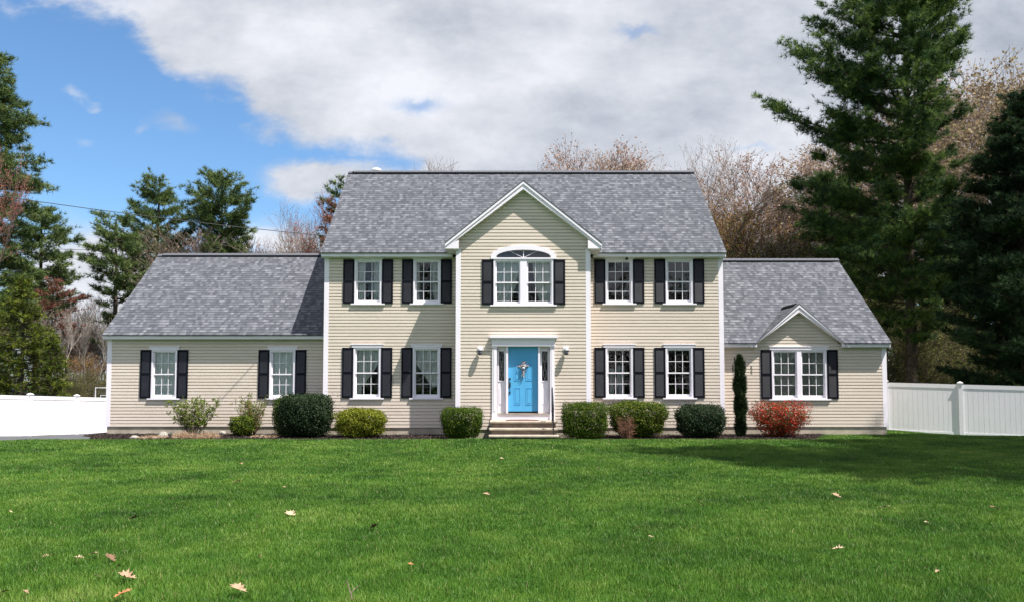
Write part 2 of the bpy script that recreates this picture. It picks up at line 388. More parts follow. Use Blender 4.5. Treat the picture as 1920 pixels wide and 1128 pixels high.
def ground_mat():
    m = bpy.data.materials.new('lawn_thatch'); m.use_nodes = True; t = NT(m.node_tree); b = t.n['Principled BSDF']
    geo = t.new('ShaderNodeNewGeometry'); n = t.noise(geo.outputs['Position'], .6, 5, .6); n2 = t.noise(geo.outputs['Position'], 30, 4, .7)
    f = t.m('ADD', t.m('MULTIPLY', n, .6), t.m('MULTIPLY', n2, .5))
    t.l.new(t.ramp(f, [(.3, (.018, .050, .008)), (.6, (.035, .095, .012)), (.85, (.06, .12, .02))]), b.inputs['Base Color']); b.inputs['Roughness'].default_value = 1
    b.inputs['Specular IOR Level'].default_value = .05
    bp = t.new('ShaderNodeBump'); bp.inputs['Strength'].default_value = .9; bp.inputs['Distance'].default_value = .03; t.l.new(n2, bp.inputs['Height']); t.l.new(bp.outputs[0], b.inputs['Normal'])
    return m
M['ground'] = ground_mat()
def mulch_mat():
    m = bpy.data.materials.new('dark_mulch'); m.use_nodes = True; t = NT(m.node_tree); b = t.n['Principled BSDF']
    geo = t.new('ShaderNodeNewGeometry'); n = t.noise(geo.outputs['Position'], 28, 5, .75)
    t.l.new(t.ramp(n, [(.3, (.008, .006, .006)), (.6, (.028, .021, .020)), (.8, (.07, .05, .045))]), b.inputs['Base Color']); b.inputs['Roughness'].default_value = 1
    b.inputs['Specular IOR Level'].default_value = .1
    bp = t.new('ShaderNodeBump'); bp.inputs['Strength'].default_value = 1; bp.inputs['Distance'].default_value = .03; t.l.new(n, bp.inputs['Height']); t.l.new(bp.outputs[0], b.inputs['Normal'])
    return m
M['mulch'] = mulch_mat()
M['chips'] = leafmat('bark_chips', (.010, .008, .008), (.035, .026, .024), (.12, .085, .07), 0, .9, .1, .1)

def grass_mat():
    m = bpy.data.materials.new('grass_blades'); m.use_nodes = True; t = NT(m.node_tree); b = t.n['Principled BSDF']
    a = t.new('ShaderNodeAttribute', attribute_name='tint'); geo = t.new('ShaderNodeNewGeometry')
    n1 = t.noise(geo.outputs['Position'], .55, 4, .6); n2 = t.noise(geo.outputs['Position'], 2.4, 4, .6)
    f = t.m('ADD', t.m('MULTIPLY', a.outputs['Fac'], .32), t.m('ADD', t.m('MULTIPLY', t.m('SUBTRACT', n1, .5), 1.9), t.m('MULTIPLY', t.m('SUBTRACT', n2, .5), 1.2)))
    f = t.m('ADD', f, .34, clamp=True)
    c = t.ramp(f, [(.0, (.024, .066, .008)), (.35, (.054, .132, .015)), (.7, (.100, .196, .023)), (1.0, (.19, .27, .055))])
    n5 = t.noise(geo.outputs['Position'], 1.3, 5, .65, .4); c = t.mix(t.m('MULTIPLY', t.sstep(n5, .56, .74), .5), c, (.17, .215, .045))
    dead = t.m('GREATER_THAN', a.outputs['Fac'], .988)
    c = t.mix(dead, c, (.32, .27, .14))
    t.l.new(c, b.inputs['Base Color']); b.inputs['Roughness'].default_value = .5; b.inputs['Specular IOR Level'].default_value = .28
    tr = t.new('ShaderNodeBsdfTranslucent'); t.l.new(c, tr.inputs[0]); mx = t.new('ShaderNodeMixShader'); mx.inputs[0].default_value = .18
    t.l.new(b.outputs[0], mx.inputs[1]); t.l.new(tr.outputs[0], mx.inputs[2]); t.l.new(mx.outputs[0], t.n['Material Output'].inputs[0])
    return m
M['grass'] = grass_mat()

# ------------------------------------------------------------------ ground
def sm(x, a, b):
    t = np.clip((x - a) / (b - a), 0, 1); return t * t * (3 - 2 * t)
def zt(x, y):
    x = np.asarray(x, float); y = np.asarray(y, float)
    return -0.062 * np.clip(y + 2, 0, 11) * sm(np.abs(x), 12.7, 15.5) - .03 * sm(y, 9, 14)*0 - 0.68 * sm(y, 9, 12) * (1 - sm(np.abs(x), 12.7, 15.5)) \
        + .012 * np.sin(x * 1.1 + .6) * np.sin(y * .9) * (y < -3) - .09 * sm(y, -3.4, -1.6) * (1 - sm(np.abs(x), 12.7, 15.5))
def bedfront(x):
    x = np.asarray(x, float)
    l = -2.45 + .15 * np.sin(x * .9) + .35 * sm(x, -5, -1) + 1.9 * (1 - sm(x, -13.0, -11.6))
    r = -2.05 - .42 * sm(x, 3, 7) + 2.55 * sm(x, 8.3, 9.9) + .08 * np.sin(x * 1.7)
    return np.where(x < .4, l, r)
def in_bed(x, y): return (y > bedfront(x)) & (y < 1.2) & (x > -13.0) & (x < 9.8)
def drive_front(x): return np.where(x < -12.2, -3.35 + .9 * sm(x, -13.8, -12.2) + 0 * x, 99)
def in_drive(x, y): return (x < -11.9) & (y > -3.4 + 1.0 * sm(x, -14.0, -11.9)) & (x > -60)
xs = np.unique(np.concatenate([np.linspace(-400, -30, 14), np.linspace(-30, 30, 101), np.linspace(30, 400, 14)]))
ys = np.unique(np.concatenate([np.linspace(-120, -26, 10), np.linspace(-26, 20, 80), np.linspace(20, 600, 20)]))
X, Y = np.meshgrid(xs, ys); Z = zt(X, Y); nx, ny = len(xs), len(ys)
idx = np.arange(nx * ny).reshape(ny, nx)
fq = np.stack([idx[:-1, :-1], idx[:-1, 1:], idx[1:, 1:], idx[1:, :-1]], -1).reshape(-1, 4)
tag(link('ground', arr_mesh('ground', np.stack([X, Y, Z], -1).reshape(-1, 3), [fq], M['ground'], smooth=True)), kind='structure')

def sheet(name, x0, x1, nx_, yf0, yf1, ny_, zoff, material, rough=0.0, label=None):
    g = np.random.default_rng(5)
    xs_ = np.linspace(x0, x1, nx_); t = np.linspace(0, 1, ny_)
    a = np.array([yf0(x) for x in xs_]); b = np.array([yf1(x) for x in xs_])
    XX = np.repeat(xs_[None], ny_, 0); YY = a[None] * (1 - t[:, None]) + b[None] * t[:, None]
    ZZ = zt(XX, YY) + zoff + g.uniform(-rough, rough, XX.shape)
    ZZ[0] -= zoff + .02
    ii = np.arange(nx_ * ny_).reshape(ny_, nx_)
    f = np.stack([ii[:-1, :-1], ii[:-1, 1:], ii[1:, 1:], ii[1:, :-1]], -1).reshape(-1, 4)
    return tag(link(name, arr_mesh(name, np.stack([XX, YY, ZZ], -1).reshape(-1, 3), [f], material, smooth=True)), kind='structure')
sheet('driveway', -60, -12.0, 60, lambda x: float(-3.4 + 1.0 * sm(x, -14.0, -11.9)), lambda x: 30.0, 60, .012, M['asphalt'])
sheet('mulch_bed', -13.0, -1.5, 150, lambda x: float(bedfront(x)), lambda x: 0.75 if x < -12.9 else 0.9, 30, .03, M['mulch'], .02)
sheet('mulch_bed', 2.3, 9.8, 110, lambda x: min(.55, float(bedfront(x))), lambda x: 0.65, 30, .03, M['mulch'], .02)

# bark chips lying in the beds
g = np.random.default_rng(11)
cx = g.uniform(-13, 9.8, 26000); cyy = g.uniform(-2.7, .0, 26000)
ok = in_bed(cx, cyy) & ~((cx > -1.5) & (cx < 2.3)); cx, cyy = cx[ok], cyy[ok]
C = np.stack([cx, cyy, zt(cx, cyy) + .035 + g.uniform(0, .025, len(cx))], -1)
V, Fc, t_ = leaves(C, np.tile([0, 0, 1.0], (len(C), 1)), .055, g, .35)
tag(link('bark_mulch', arr_mesh('bark_mulch', V, [Fc], M['chips'], t_)), 'dark brown bark mulch chips spread along the foot of the house', 'mulch', kind='stuff')

# lawn blades
def blades(n_per, d0, d1, h, wdt, seed):
    g = np.random.default_rng(seed)
    area_w = .66 * d1 * 2 + 5
    n = int(n_per * area_w * (d1 - d0)); x = g.uniform(-area_w / 2, area_w / 2, n); d = g.uniform(d0, d1, n); y = d + CY
    k = (np.abs(x) < .66 * d + 2.0) & ~in_bed(x, y) & ~in_drive(x, y)
    k &= ~((x > -12.8) & (x < 12.0) & (y > .45)) & ~((x > -5.8) & (x < 6.7) & (y > -.05)) & ~((x > -.75) & (x < 1.6) & (y > -2.38))
    k &= ~((x > 12) & (y > 3.2 - (x - 12.9) * .36 + .02))
    x, y = x[k], y[k]; n = len(x)
    tuft = .75 + .5 * (np.sin(x * 5.1 + np.sin(y * 3.7) * 2) * np.sin(y * 6.3 + np.cos(x * 4.1) * 2) * .5 + .5)
    H = h * g.uniform(.5, 1.25, n) * tuft; ang = g.uniform(0, 2 * np.pi, n)
    lean = g.uniform(.1, .75, n) * H; la = g.uniform(0, 2 * np.pi, n)
    z = zt(x, y) - .004; c, s = np.cos(ang) * wdt / 2, np.sin(ang) * wdt / 2
    lx, ly = np.cos(la) * lean, np.sin(la) * lean
    P = lambda X_, Y_, Z_: np.stack([X_, Y_, Z_], -1)
    V = np.stack([P(x - c, y - s, z), P(x + c, y + s, z), P(x + lx * .35 + c * .8, y + ly * .35 + s * .8, z + H * .6), P(x + lx * .35 - c * .8, y + ly * .35 - s * .8, z + H * .6),
                  P(x + lx, y + ly, z + H * .95)], 1).reshape(-1, 3)
    b = np.arange(n)[:, None] * 5
    return V, b + np.array([[0, 1, 2, 3]]), b + np.array([[3, 2, 4]]), np.repeat(g.uniform(0, 1, n), 5)
Vs, Q, Tr, Ti = [], [], [], []; off = 0
for args in ((8200, 4.3, 8.2, .046, .0034, 1), (5200, 8.2, 12.5, .045, .0045, 2), (2800, 12.5, 18, .045, .0068, 3), (1500, 18, 28.5, .045, .011, 4)):
    V, q, tr_, ti = blades(*args); Vs.append(V); Q.append(q + off); Tr.append(tr_ + off); Ti.append(ti); off += len(V)
tag(link('lawn_grass', arr_mesh('lawn_grass', np.concatenate(Vs), [np.concatenate(Q), np.concatenate(Tr)], M['grass'], np.concatenate(Ti))),
    'wide mown green lawn in front of the house', 'grass', kind='stuff')

# ------------------------------------------------------------------ house
house = empty('house', (0.4, 0, 0))
tag(house, 'two storey almond clapboard house with grey shingle roofs, black shutters and blue door', 'house')
H0 = Vector((0.4, 0, 0))
def hpart(mb, name, m, **k):          # house parts are modelled in world axes, then shifted to the root
    o = mb.build(name, m, house, **k); o.location = -H0; return o
EXP = .1016; ZB = .165; LIP = .027
def siding(name, frame, zmax, ext, opens=(), label=None):
    """frame: (origin xy, direction xy, outward normal xy); ext(z)->(u0,u1); opens: (u0,u1,z0,z1)"""
    (ox, oy), (dx_, dy_), (nx_, ny_) = frame
    mb = MB(); row = 0
    while True:
        za = ZB + row * EXP; zb = min(za + EXP, zmax); row += 1
        if za >= zmax - 1e-4: break
        zk = za + .067; zl2 = za + .078
        cuts = sorted(set([za, zb] + [q_ for q_ in (zk, zl2) if q_ < zb] + [z for o in opens for z in (o[2], o[3]) if za < z < zb]))
        def dep(z): return .003 + (LIP - .001 * (z - za) / .067 if z <= zk + 1e-6 else max(0, (LIP - .001) * (1 - (z - zk) / .011)))
        for z0, z1 in zip(cuts[:-1], cuts[1:]):
            zm = (z0 + z1) / 2
            a0, a1 = ext(z0 + 1e-5); b0, b1 = ext(z1 - 1e-5)
            if a1 - a0 < .01: continue
            if b1 < b0: b0 = b1 = (b0 + b1) / 2
            segs = [(a0, a1, b0, b1)]
            for o in sorted(opens):
                if o[2] - 1e-6 < zm < o[3] + 1e-6:
                    l = segs.pop(); segs += [(l[0], o[0], l[2], o[0]), (o[1], l[1], o[1], l[3])]
            for s0, s1, t0, t1 in segs:
                P = lambda u_, z_, e: (ox + dx_ * u_ + nx_ * e, oy + dy_ * u_ + ny_ * e, z_)
                mb.face([P(s0, z0, dep(z0)), P(s1, z0, dep(z0)), P(t1, z1, dep(z1)), P(t0, z1, dep(z1))])
                if z0 == za: mb.face([P(s0, z0, -.002), P(s1, z0, -.002), P(s1, z0, dep(z0)), P(s0, z0, dep(z0))])
    return hpart(mb, name, M['siding'])

XL, XR = -5.75, 6.65; YB = 7.8          # main block
BX0, BX1, BY = -1.575, 2.41, -.96       # projecting entry bay
GX, GY, GYB = -12.80, .65, 7.9          # left wing
RX, RY, RYB = 11.93, .50, 7.5           # right wing
ZE, ZR, YR = 5.60, 9.20, 3.90           # main eave edge, ridge
PM = (ZR - ZE) / (YR + .25)
def P3(px, py, Yp): return at(px, py, Yp)
# --- windows: pixel outlines of the casings in the photo
wins = []   # dicts
def win(c, top, bot, Yp, wid, kind='single', curtain=None, hdr=True, shut=(.345,)):
    p = P3(c, top, Yp); q = P3(c, bot, Yp)
    wins.append(dict(x=(p.x + q.x) / 2, z1=p.z, z0=q.z, Y=Yp, w=wid, kind=kind, cur=curtain, hdr=hdr))
win(690.6, 486.5, 569.0, 0, .855, curtain='sides'); win(800.8, 486.5, 569.0, 0, .855, curtain='sides_right')
win(1160.7, 486.5, 569.0, 0, .855, curtain=None); win(1273.2, 486.0, 569.0, 0, .855, curtain=None)
win(688.7, 650.6, 745.2, 0, .855, curtain='swag_left'); win(799.8, 650.6, 745.2, 0, .855, curtain='swag_right')
win(1161.2, 650.6, 745.0, 0, .855, curtain='faint'); win(1273.6, 650.6, 745.0, 0, .855, curtain=None)
win(308.5, 655.0, 745.8, GY, .82, curtain='full'); win(529.8, 655.0, 745.8, GY, .82, curtain='full')
win(1498.2, 655.0, 747.0, RY, 1.745, kind='double', curtain='tan')
win(981.6, 486.5, 571.5, BY, 1.80, kind='double', curtain='open', hdr=False)
CAS = .028
def opening(wd): return (wd['x'] - wd['w'] / 2 + .02, wd['x'] + wd['w'] / 2 - .02, wd['z0'] + .02, wd['z1'] - .02)
def ops(Yp): return [opening(wd) for wd in wins if wd['Y'] == Yp]
DXC = .412                               # door centre
DW = (-.52 + .0, 1.345)                  # outer pilasters
arch_z = None
front = ((0, 0), (1, 0), (0, -1))
siding('front_wall', ((0, 0), (1, 0), (0, -1)), 5.46, lambda z: (XL, BX0 + .0), [o for o in ops(0) if o[0] < 0])
siding('front_wall', ((0, 0), (1, 0), (0, -1)), 5.46, lambda z: (BX1, XR), [o for o in ops(0) if o[0] > 0])
BA_X, BA_Z, BSL = .42, 7.61, .806        # bay gable apex
def bay_ext(z):
    zt_ = BA_Z - .12; h = (zt_ - z) / BSL
    return (max(BX0, BA_X - h), min(BX1, BA_X + h)) if h > 0 else (BA_X, BA_X)
wA = wins[-1]
door_open = (-.50, 1.33, ZB - .1, 2.74)
arch_open = (wA['x'] - .80, wA['x'] + .80, wA['z1'] - .02, wA['z1'] + .26)
siding('bay_wall', ((0, BY), (1, 0), (0, -1)), BA_Z - .15, bay_ext, ops(BY) + [door_open, arch_open])
siding('left_wing_wall', ((0, GY), (1, 0), (0, -1)), 2.96, lambda z: (GX, XL), ops(GY))
DA_X, DA_Z, DSL = 9.155, 4.05, .88       # dormer gable
def rw_ext(z):
    if z < 2.72: return (XR, RX)
    h = (DA_Z - .1 - z) / DSL; return (DA_X - h, DA_X + h)
siding('right_wing_wall', ((0, RY), (1, 0), (0, -1)), DA_Z - .14, rw_ext, ops(RY))
# side and rear walls
def gable_ext(y0, y1, ze, sl, yr):
    def f(z):
        if z < ze: return (y0, y1)
        h = (z - ze) / sl; return (min(y0 + h, yr), max(y1 - h, yr))
    return f
siding('side_wall', ((XL, 0), (0, 1), (-1, 0)), ZR - .15, gable_ext(0, YB, 5.45 + .2, PM, YR))
siding('side_wall', ((XR, 0), (0, 1), (1, 0)), ZR - .15, gable_ext(0, YB, 5.45 + .2, PM, YR))
siding('bay_side_wall', ((BX0, BY), (0, 1), (-1, 0)), 5.55, lambda z: (0, -BY))
siding('bay_side_wall', ((BX1, BY), (0, 1), (1, 0)), 5.55, lambda z: (0, -BY))
GE, GR, GYR = 3.095, 6.23, 4.30
RE, RR, RYR = 2.83, 6.02, 4.17
PG = (GR - GE) / (GYR - .40); PR = (RR - RE) / (RYR - .25)
siding('wing_side_wall', ((GX, 0), (0, 1), (-1, 0)), GR - .15, gable_ext(GY, GYB, 3.2, PG, GYR))
siding('wing_side_wall', ((RX, 0), (0, 1), (1, 0)), RR - .15, gable_ext(RY, RYB, 2.95, PR, RYR))
mb = MB(); mb.box(GX, XL, GYB, GYB + .05, 0, 3.2); mb.box(XL, XR, YB, YB + .05, 0, 5.7); mb.box(XR, RX, RYB, RYB + .05, 0, 3.0); hpart(mb, 'rear_wall', M['siding'])
# foundation
mb = MB(); mb.box(XL + .01, XR - .01, -.001, YB, -1, ZB + .01); hpart(mb, 'foundation', M['found'])
mb = MB(); mb.box(BX0 + .01, BX1 - .01, BY - .001, -.0015, -1, ZB + .01); hpart(mb, 'foundation', M['found'])
mb = MB(); mb.box(GX + .01, XL + .009, GY - .001, GYB, -1.6, ZB + .01); hpart(mb, 'foundation', M['found'])
mb = MB(); mb.box(XR - .009, RX - .01, RY - .001, RYB, -1.4, ZB + .01); hpart(mb, 'foundation', M['found'])
# rooms behind the glass: floors, ceilings and partitions
mb = MB()
mb.box(XL + .1, XR - .1, .12, YB - .1, .30, .36); mb.box(XL + .1, XR - .1, .12, YB - .1, 2.86, 3.0); mb.box(XL + .1, XR - .1, .12, YB - .1, 5.30, 5.36)
mb.box(BX0 + .1, BX1 - .1, BY + .1, .11, 2.92, 3.0); mb.box(BX0 + .1, BX1 - .1, BY + .1, .11, .30, .36); mb.box(BX0 + .1, BX1 - .1, BY + .1, .11, 5.36, 5.42)
for x in (BX0 - .05, BX1 - .05): mb.box(x, x + .1, .12, 3.9, .37, 2.85); mb.box(x, x + .1, .12, 3.9, 3.01, 5.29)
mb.box(XL + .1, XR - .1, 3.9, 4.0, .37, 2.85); mb.box(XL + .1, XR - .1, 3.9, 4.0, 3.01, 5.29)
mb.box(-3.55, -3.45, .12, 3.89, 3.01, 5.29); mb.box(4.35, 4.45, .12, 3.89, 3.01, 5.29)
mb.box(GX + .1, XL - .05, GY + .1, GYB - .1, .30, .36); mb.box(GX + .1, XL - .05, GY + .1, GYB - .1, 2.85, 2.9)
mb.box(XR + .05, RX - .1, RY + .1, RYB - .1, .30, .36); mb.box(XR + .05, RX - .1, RY + .1, RYB - .1, 2.62, 2.68)
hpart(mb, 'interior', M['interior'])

# --- corner boards
def cboard(x, s, Yp, zt_, z0=ZB - .0):
    mb = MB(); mb.box(x, x + s * .115, Yp - .032, Yp + .004, z0, zt_); mb.box(x - s * .032, x - s * .0005, Yp - .032, Yp + .10, z0, zt_); return hpart(mb, 'corner_board', M['trim'])
cboard(XL, 1, 0, 5.46); cboard(XR, -1, 0, 5.46); cboard(BX0, 1, BY, 5.56); cboard(BX1, -1, BY, 5.56); cboard(GX, 1, GY, 2.96); cboard(RX, -1, RY, 2.70)

# --- roofs
def roof_face(mb, pts, udir, th=.035):
    """pts on the top surface, first edge along the eave; adds thickness straight down"""
    pts = [Vector(p) for p in pts]; o = pts[0]; u_ = Vector(udir).normalized()
    n = (pts[1] - pts[0]).cross(pts[2] - pts[0]).normalized()
    if n.z < 0: n = -n
    vd = n.cross(u_); vd = vd if vd.z > 0 else -vd
    zb = 0.0
    uvs = [((p.dot(u_)), (p - o).dot(vd)) for p in pts]
    mb.face(pts, uvs); lo = [p - Vector((0, 0, th)) for p in pts]
    mb.face(lo[::-1], uvs[::-1])
    for i in range(len(pts)):
        j = (i + 1) % len(pts); mb.face([lo[i], lo[j], pts[j], pts[i]], [(uvs[i][0], 0), (uvs[j][0], 0), (uvs[j][0], .02), (uvs[i][0], .02)])
OV = .11
x0, x1 = XL - OV, XR + OV - .02
mb = MB(); roof_face(mb, [(x0, -.28, ZE - .026), (x1, -.28, ZE - .026), (x1, YR, ZR), (x0, YR, ZR)], (1, 0, 0))
yb2 = 2 * YR + .28; roof_face(mb, [(x1, yb2, ZE - .026), (x0, yb2, ZE - .026), (x0, YR, ZR), (x1, YR, ZR)], (-1, 0, 0))
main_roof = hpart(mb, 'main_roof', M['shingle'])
gx0 = GX - .09
mb = MB(); roof_face(mb, [(gx0, .37, GE - .024), (XL - .004, .37, GE - .024), (XL - .004, GYR, GR), (gx0, GYR, GR)], (1, 0, 0))
roof_face(mb, [(XL - .004, 2 * GYR - .37, GE - .024), (gx0, 2 * GYR - .37, GE - .024), (gx0, GYR, GR), (XL - .004, GYR, GR)], (-1, 0, 0))
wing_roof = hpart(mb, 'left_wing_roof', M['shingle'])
rx1 = RX + .09
# right wing roof: front plane leaves out the strip under the flush dormer
mb = MB(); YDE = RYR - (RR - DA_Z) / PR
el, er = DA_X - (DA_Z - RE) / DSL, DA_X + (DA_Z - RE) / DSL
roof_face(mb, [(XR + .004, .22, RE - .024), (el, .22, RE - .024), (DA_X, YDE, DA_Z), (DA_X, RYR, RR), (XR + .004, RYR, RR)], (1, 0, 0))
roof_face(mb, [(er, .22, RE - .024), (rx1, .22, RE - .024), (rx1, RYR, RR), (DA_X, RYR, RR), (DA_X, YDE, DA_Z)], (1, 0, 0))
roof_face(mb, [(rx1, 2 * RYR - .22, RE - .024), (XR + .004, 2 * RYR - .22, RE - .024), (XR + .004, RYR, RR), (rx1, RYR, RR)], (-1, 0, 0))
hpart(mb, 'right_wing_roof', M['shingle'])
# dormer roof
mb = MB(); yf = .235
roof_face(mb, [(el, yf, RE), (el, .25, RE), (DA_X, YDE + .02, DA_Z), (DA_X, yf, DA_Z)], (0, 1, 0))
roof_face(mb, [(er, .25, RE), (er, yf, RE), (DA_X, yf, DA_Z), (DA_X, YDE + .02, DA_Z)], (0, 1, 0))
hpart(mb, 'dormer_roof', M['shingle'])
# bay gable roof
bw = 2.345; bez = BA_Z - BSL * bw; byf = BY - .25
Yv = -.25 + (bez - ZE) / PM; Yr_ = -.25 + (BA_Z - ZE) / PM
mb = MB()
roof_face(mb, [(BA_X - bw, Yv + .05, bez), (BA_X - bw, byf, bez), (BA_X, byf, BA_Z), (BA_X, Yr_ + .05, BA_Z)], (0, 1, 0))
roof_face(mb, [(BA_X + bw, byf, bez), (BA_X + bw, Yv + .05, bez), (BA_X, Yr_ + .05, BA_Z), (BA_X, byf, BA_Z)], (0, 1, 0))
hpart(mb, 'gable_roof', M['shingle'])
# ridge vents and caps
def ridge(x0_, x1_, y_, z_, v0, v1):
    mb = MB()
    for s in (-1, 1): mb.hull8([(v0, y_, z_ + .004), (v1, y_, z_ + .004), (v1, y_ + s * .15, z_ - .10), (v0, y_ + s * .15, z_ - .10), (v0, y_, z_ + .035), (v1, y_, z_ + .035), (v1, y_ + s * .15, z_ - .055), (v0, y_ + s * .15, z_ - .055)])
    hpart(mb, 'ridge_vent', M['vent'])
    mb = MB(); k = x0_; i = 0
    while k < x1_ - .05:
        e = min(k + .2, x1_); h = .034 if v0 - .1 < k < v1 + .1 else .008
        for s in (-1, 1): mb.hull8([(k, y_, z_ + h), (e, y_, z_ + h), (e, y_ + s * .145, z_ + h - .088), (k, y_ + s * .145, z_ + h - .088), (k, y_, z_ + h + .014), (e, y_, z_ + h + .022), (e, y_ + s * .145, z_ + h - .068), (k, y_ + s * .145, z_ + h - .076)])
        k = e; i += 1
    hpart(mb, 'ridge_cap', M['shingle'])
ridge(x0, x1, YR, ZR, x0 + .16, x1 - .25)
ridge(gx0, XL - .01, GYR, GR, gx0 + .18, XL - .02)
ridge(XR + .01, rx1, RYR, RR, XR + .02, rx1 - .22)
mb = MB(); mb.hull8([(DA_X - .1, yf + .3, DA_Z - .05), (DA_X + .1, yf + .3, DA_Z - .05), (DA_X + .1, YDE, DA_Z - .05), (DA_X - .1, YDE, DA_Z - .05), (DA_X - .01, yf + .3, DA_Z + .025), (DA_X + .01, yf + .3, DA_Z + .025), (DA_X + .01, YDE, DA_Z + .03), (DA_X - .01, YDE, DA_Z + .03)])
hpart(mb, 'ridge_vent', M['vent'])
# roof vent near the main ridge, rear slope, showing over it
pv = at(707, 318, YR + .5); mb = MB(); mb.lathe((pv.x, YR + .4, ZR - .33), [(.09, 0), (.09, .42), (.17, .44), (.19, .48), (.15, .55), (.06, .58)], 18)
hpart(mb, 'roof_vent', M['lampwhite'], smooth=True)

# --- eaves: gutter-faced fascia, soffit, rakes
def eave(name, xa, xb, yf_, ywall, ztop, h=.145):
    mb = MB(); mb.box(xa, xb, yf_ + .022, yf_ + .06, ztop - h - .03, ztop - .03)
    # K-style gutter profile
    for q in ([(yf_ + .022, ztop - .035), (yf_ - .045, ztop - .035), (yf_ - .045, ztop - .058), (yf_ - .037, ztop - .062), (yf_ - .037, ztop - .15), (yf_ + .022, ztop - .15)],):
        n = len(q)
        for i in range(n):
            (a, b), (c, d) = q[i], q[(i + 1) % n]
            mb.face([(xa + .01, a, b), (xb - .01, a, b), (xb - .01, c, d), (xa + .01, c, d)])
        mb.face([(xa + .01, a, b) for a, b in q]); mb.face([(xb - .01, a, b) for a, b in q[::-1]])
    hpart(mb, name, M['trim'])
    mb = MB(); mb.box(xa + .002, xb - .002, yf_ + .061, ywall, ztop - h - .02, ztop - h - .002); hpart(mb, 'soffit', M['trim'])
eave('fascia', x0 + .005, BA_X - bw + .16, -.20, -.026, ZE)
eave('fascia', BA_X + bw - .16, x1 - .005, -.20, -.026, ZE)
eave('fascia', gx0 + .005, XL - .034, .45, GY - .026, GE)
eave('fascia', XR + .03, el + .04, .30, RY - .026, RE)
eave('fascia', er - .04, rx1 - .005, .30, RY - .026, RE)
def rake(name, ax, az, sl, hw, yf_, yw, ztail, board=.235, extra=True, trimw=.05):
    """two sloping boards with a crown strip below the roof edge, meeting at the apex"""
    for s in (-1, 1):
        mb = MB(); top = .036
        e = hw
        for (o1, o2, yy0, yy1) in ((top, top + .085, yf_ + .006, yf_ + .05), (top + .0855, top + board, yf_ + .028, yf_ + .07)):
            pts = [(ax, az - o1), (ax, az - o2), (ax + s * e, az - o2 - sl * e), (ax + s * e, az - o1 - sl * e)]
            if s > 0: pts = [(ax, az - o1), (ax, az - o2), (ax + e, az - o2 - sl * e), (ax + e, az - o1 - sl * e)]
            pts2 = [(x_, max(z_, ztail)) for x_, z_ in pts]
            if s < 0: pts2 = pts2[::-1]
            # prevent slivers where clipped
            mb.prism(pts2[::-1] if s > 0 else pts2[::-1], yy0, yy1)
        hpart(mb, name, M['trim'])
        mb = MB(); zi = top + board - .012
        pts = [(ax, az - zi), (ax, az - zi - .016), (ax + s * e, max(ztail + .01, az - zi - .016 - sl * e)), (ax + s * e, max(ztail + .026, az - zi - sl * e))]
        mb.prism(pts, yf_ + .071, yw - .026); hpart(mb, 'rake_soffit', M['trim'])
rake('rake_board', BA_X, BA_Z, BSL, bw - .004, byf, BY, 5.54)
rake('rake_board', DA_X, DA_Z, DSL, (DA_Z - RE + .13) / DSL, yf, RY, 2.66)
# boxed returns at the feet of the entry gable
for s, xe, xb in ((-1, BA_X - bw + .004, BX0 + .06), (1, BA_X + bw - .004, BX1 - .06)):
    mb = MB(); zi = BA_Z - .036 - .235
    zin = zi - BSL * abs(xb - BA_X)
    pts = [(xe, 5.54), (xb, 5.54), (xb, zin + .02), (xe, max(5.56, BA_Z - .10 - BSL * bw))]
    if s > 0: pts = pts[::-1]
    mb.prism(pts, byf + .030, byf + .0685); hpart(mb, 'cornice_return', M['trim'])
    mb = MB(); mb.box(xe, xb, byf + .069, Yv + .1, 5.53, 5.548); mb.box(xe, xe - s * .03, byf + .07, Yv + .1, 5.549, bez - .04); hpart(mb, 'return_soffit', M['trim'])
# side rakes of main block and wings
def side_rake(x_, s, ye, ze, yr, zr):
    mb = MB()
    for (ya, za) in ((ye, ze), (2 * yr - ye, ze)):
        a = [(x_, ya, za - .22), (x_ + s * .03, ya, za - .22), (x_ + s * .03, yr, zr - .22), (x_, yr, zr - .22), (x_, ya, za - .038), (x_ + s * .03, ya, za - .038), (x_ + s * .03, yr, zr - .038), (x_, yr, zr - .038)]
        mb.hull8([a[0], a[1], a[2], a[3], a[4], a[5], a[6], a[7]])
    hpart(mb, 'rake_board', M['trim'])
side_rake(XL - OV + .05, -1, -.19, ZE + .05, YR, ZR); side_rake(XR + OV - .07, 1, -.19, ZE + .05, YR, ZR)
side_rake(gx0 + .04, -1, .46, GE + .05, GYR, GR); side_rake(rx1 - .04, 1, .31, RE + .05, RYR, RR)

# --- windows
def curtain_mesh(xa, xb, zt_, zbot, y, folds, amp, material, side=None, n=46, m=16):
    """wavy cloth; zbot(t) bottom edge, optional gather side"""
    V = []; 
    for j in range(m + 1):
        for i in range(n + 1):
            t = i / n; zb_ = zbot(t); z = zt_ + (zb_ - zt_) * j / m
            k = j / m; x = xa + (xb - xa) * t
            if side == 'l': x = xa + (xb - xa) * t * (1 - .45 * k ** 2)
            if side == 'r': x = xb - (xb - xa) * (1 - t) * (1 - .45 * k ** 2)
            V.append((x, y + amp * math.sin(t * folds * 2 * math.pi + k * 1.3) + .3 * amp * math.sin(t * 17 + j), z))
    Fq = [(j * (n + 1) + i, j * (n + 1) + i + 1, (j + 1) * (n + 1) + i + 1, (j + 1) * (n + 1) + i) for j in range(m) for i in range(n)]
    t_ = np.repeat(np.full(len(V), .5), 1)
    return arr_mesh('curtain', np.array(V), [np.array(Fq)], material, t_, smooth=True)
def sub(mb, name, m, parent, **k):
    return mb.build(name, m, parent, **k)
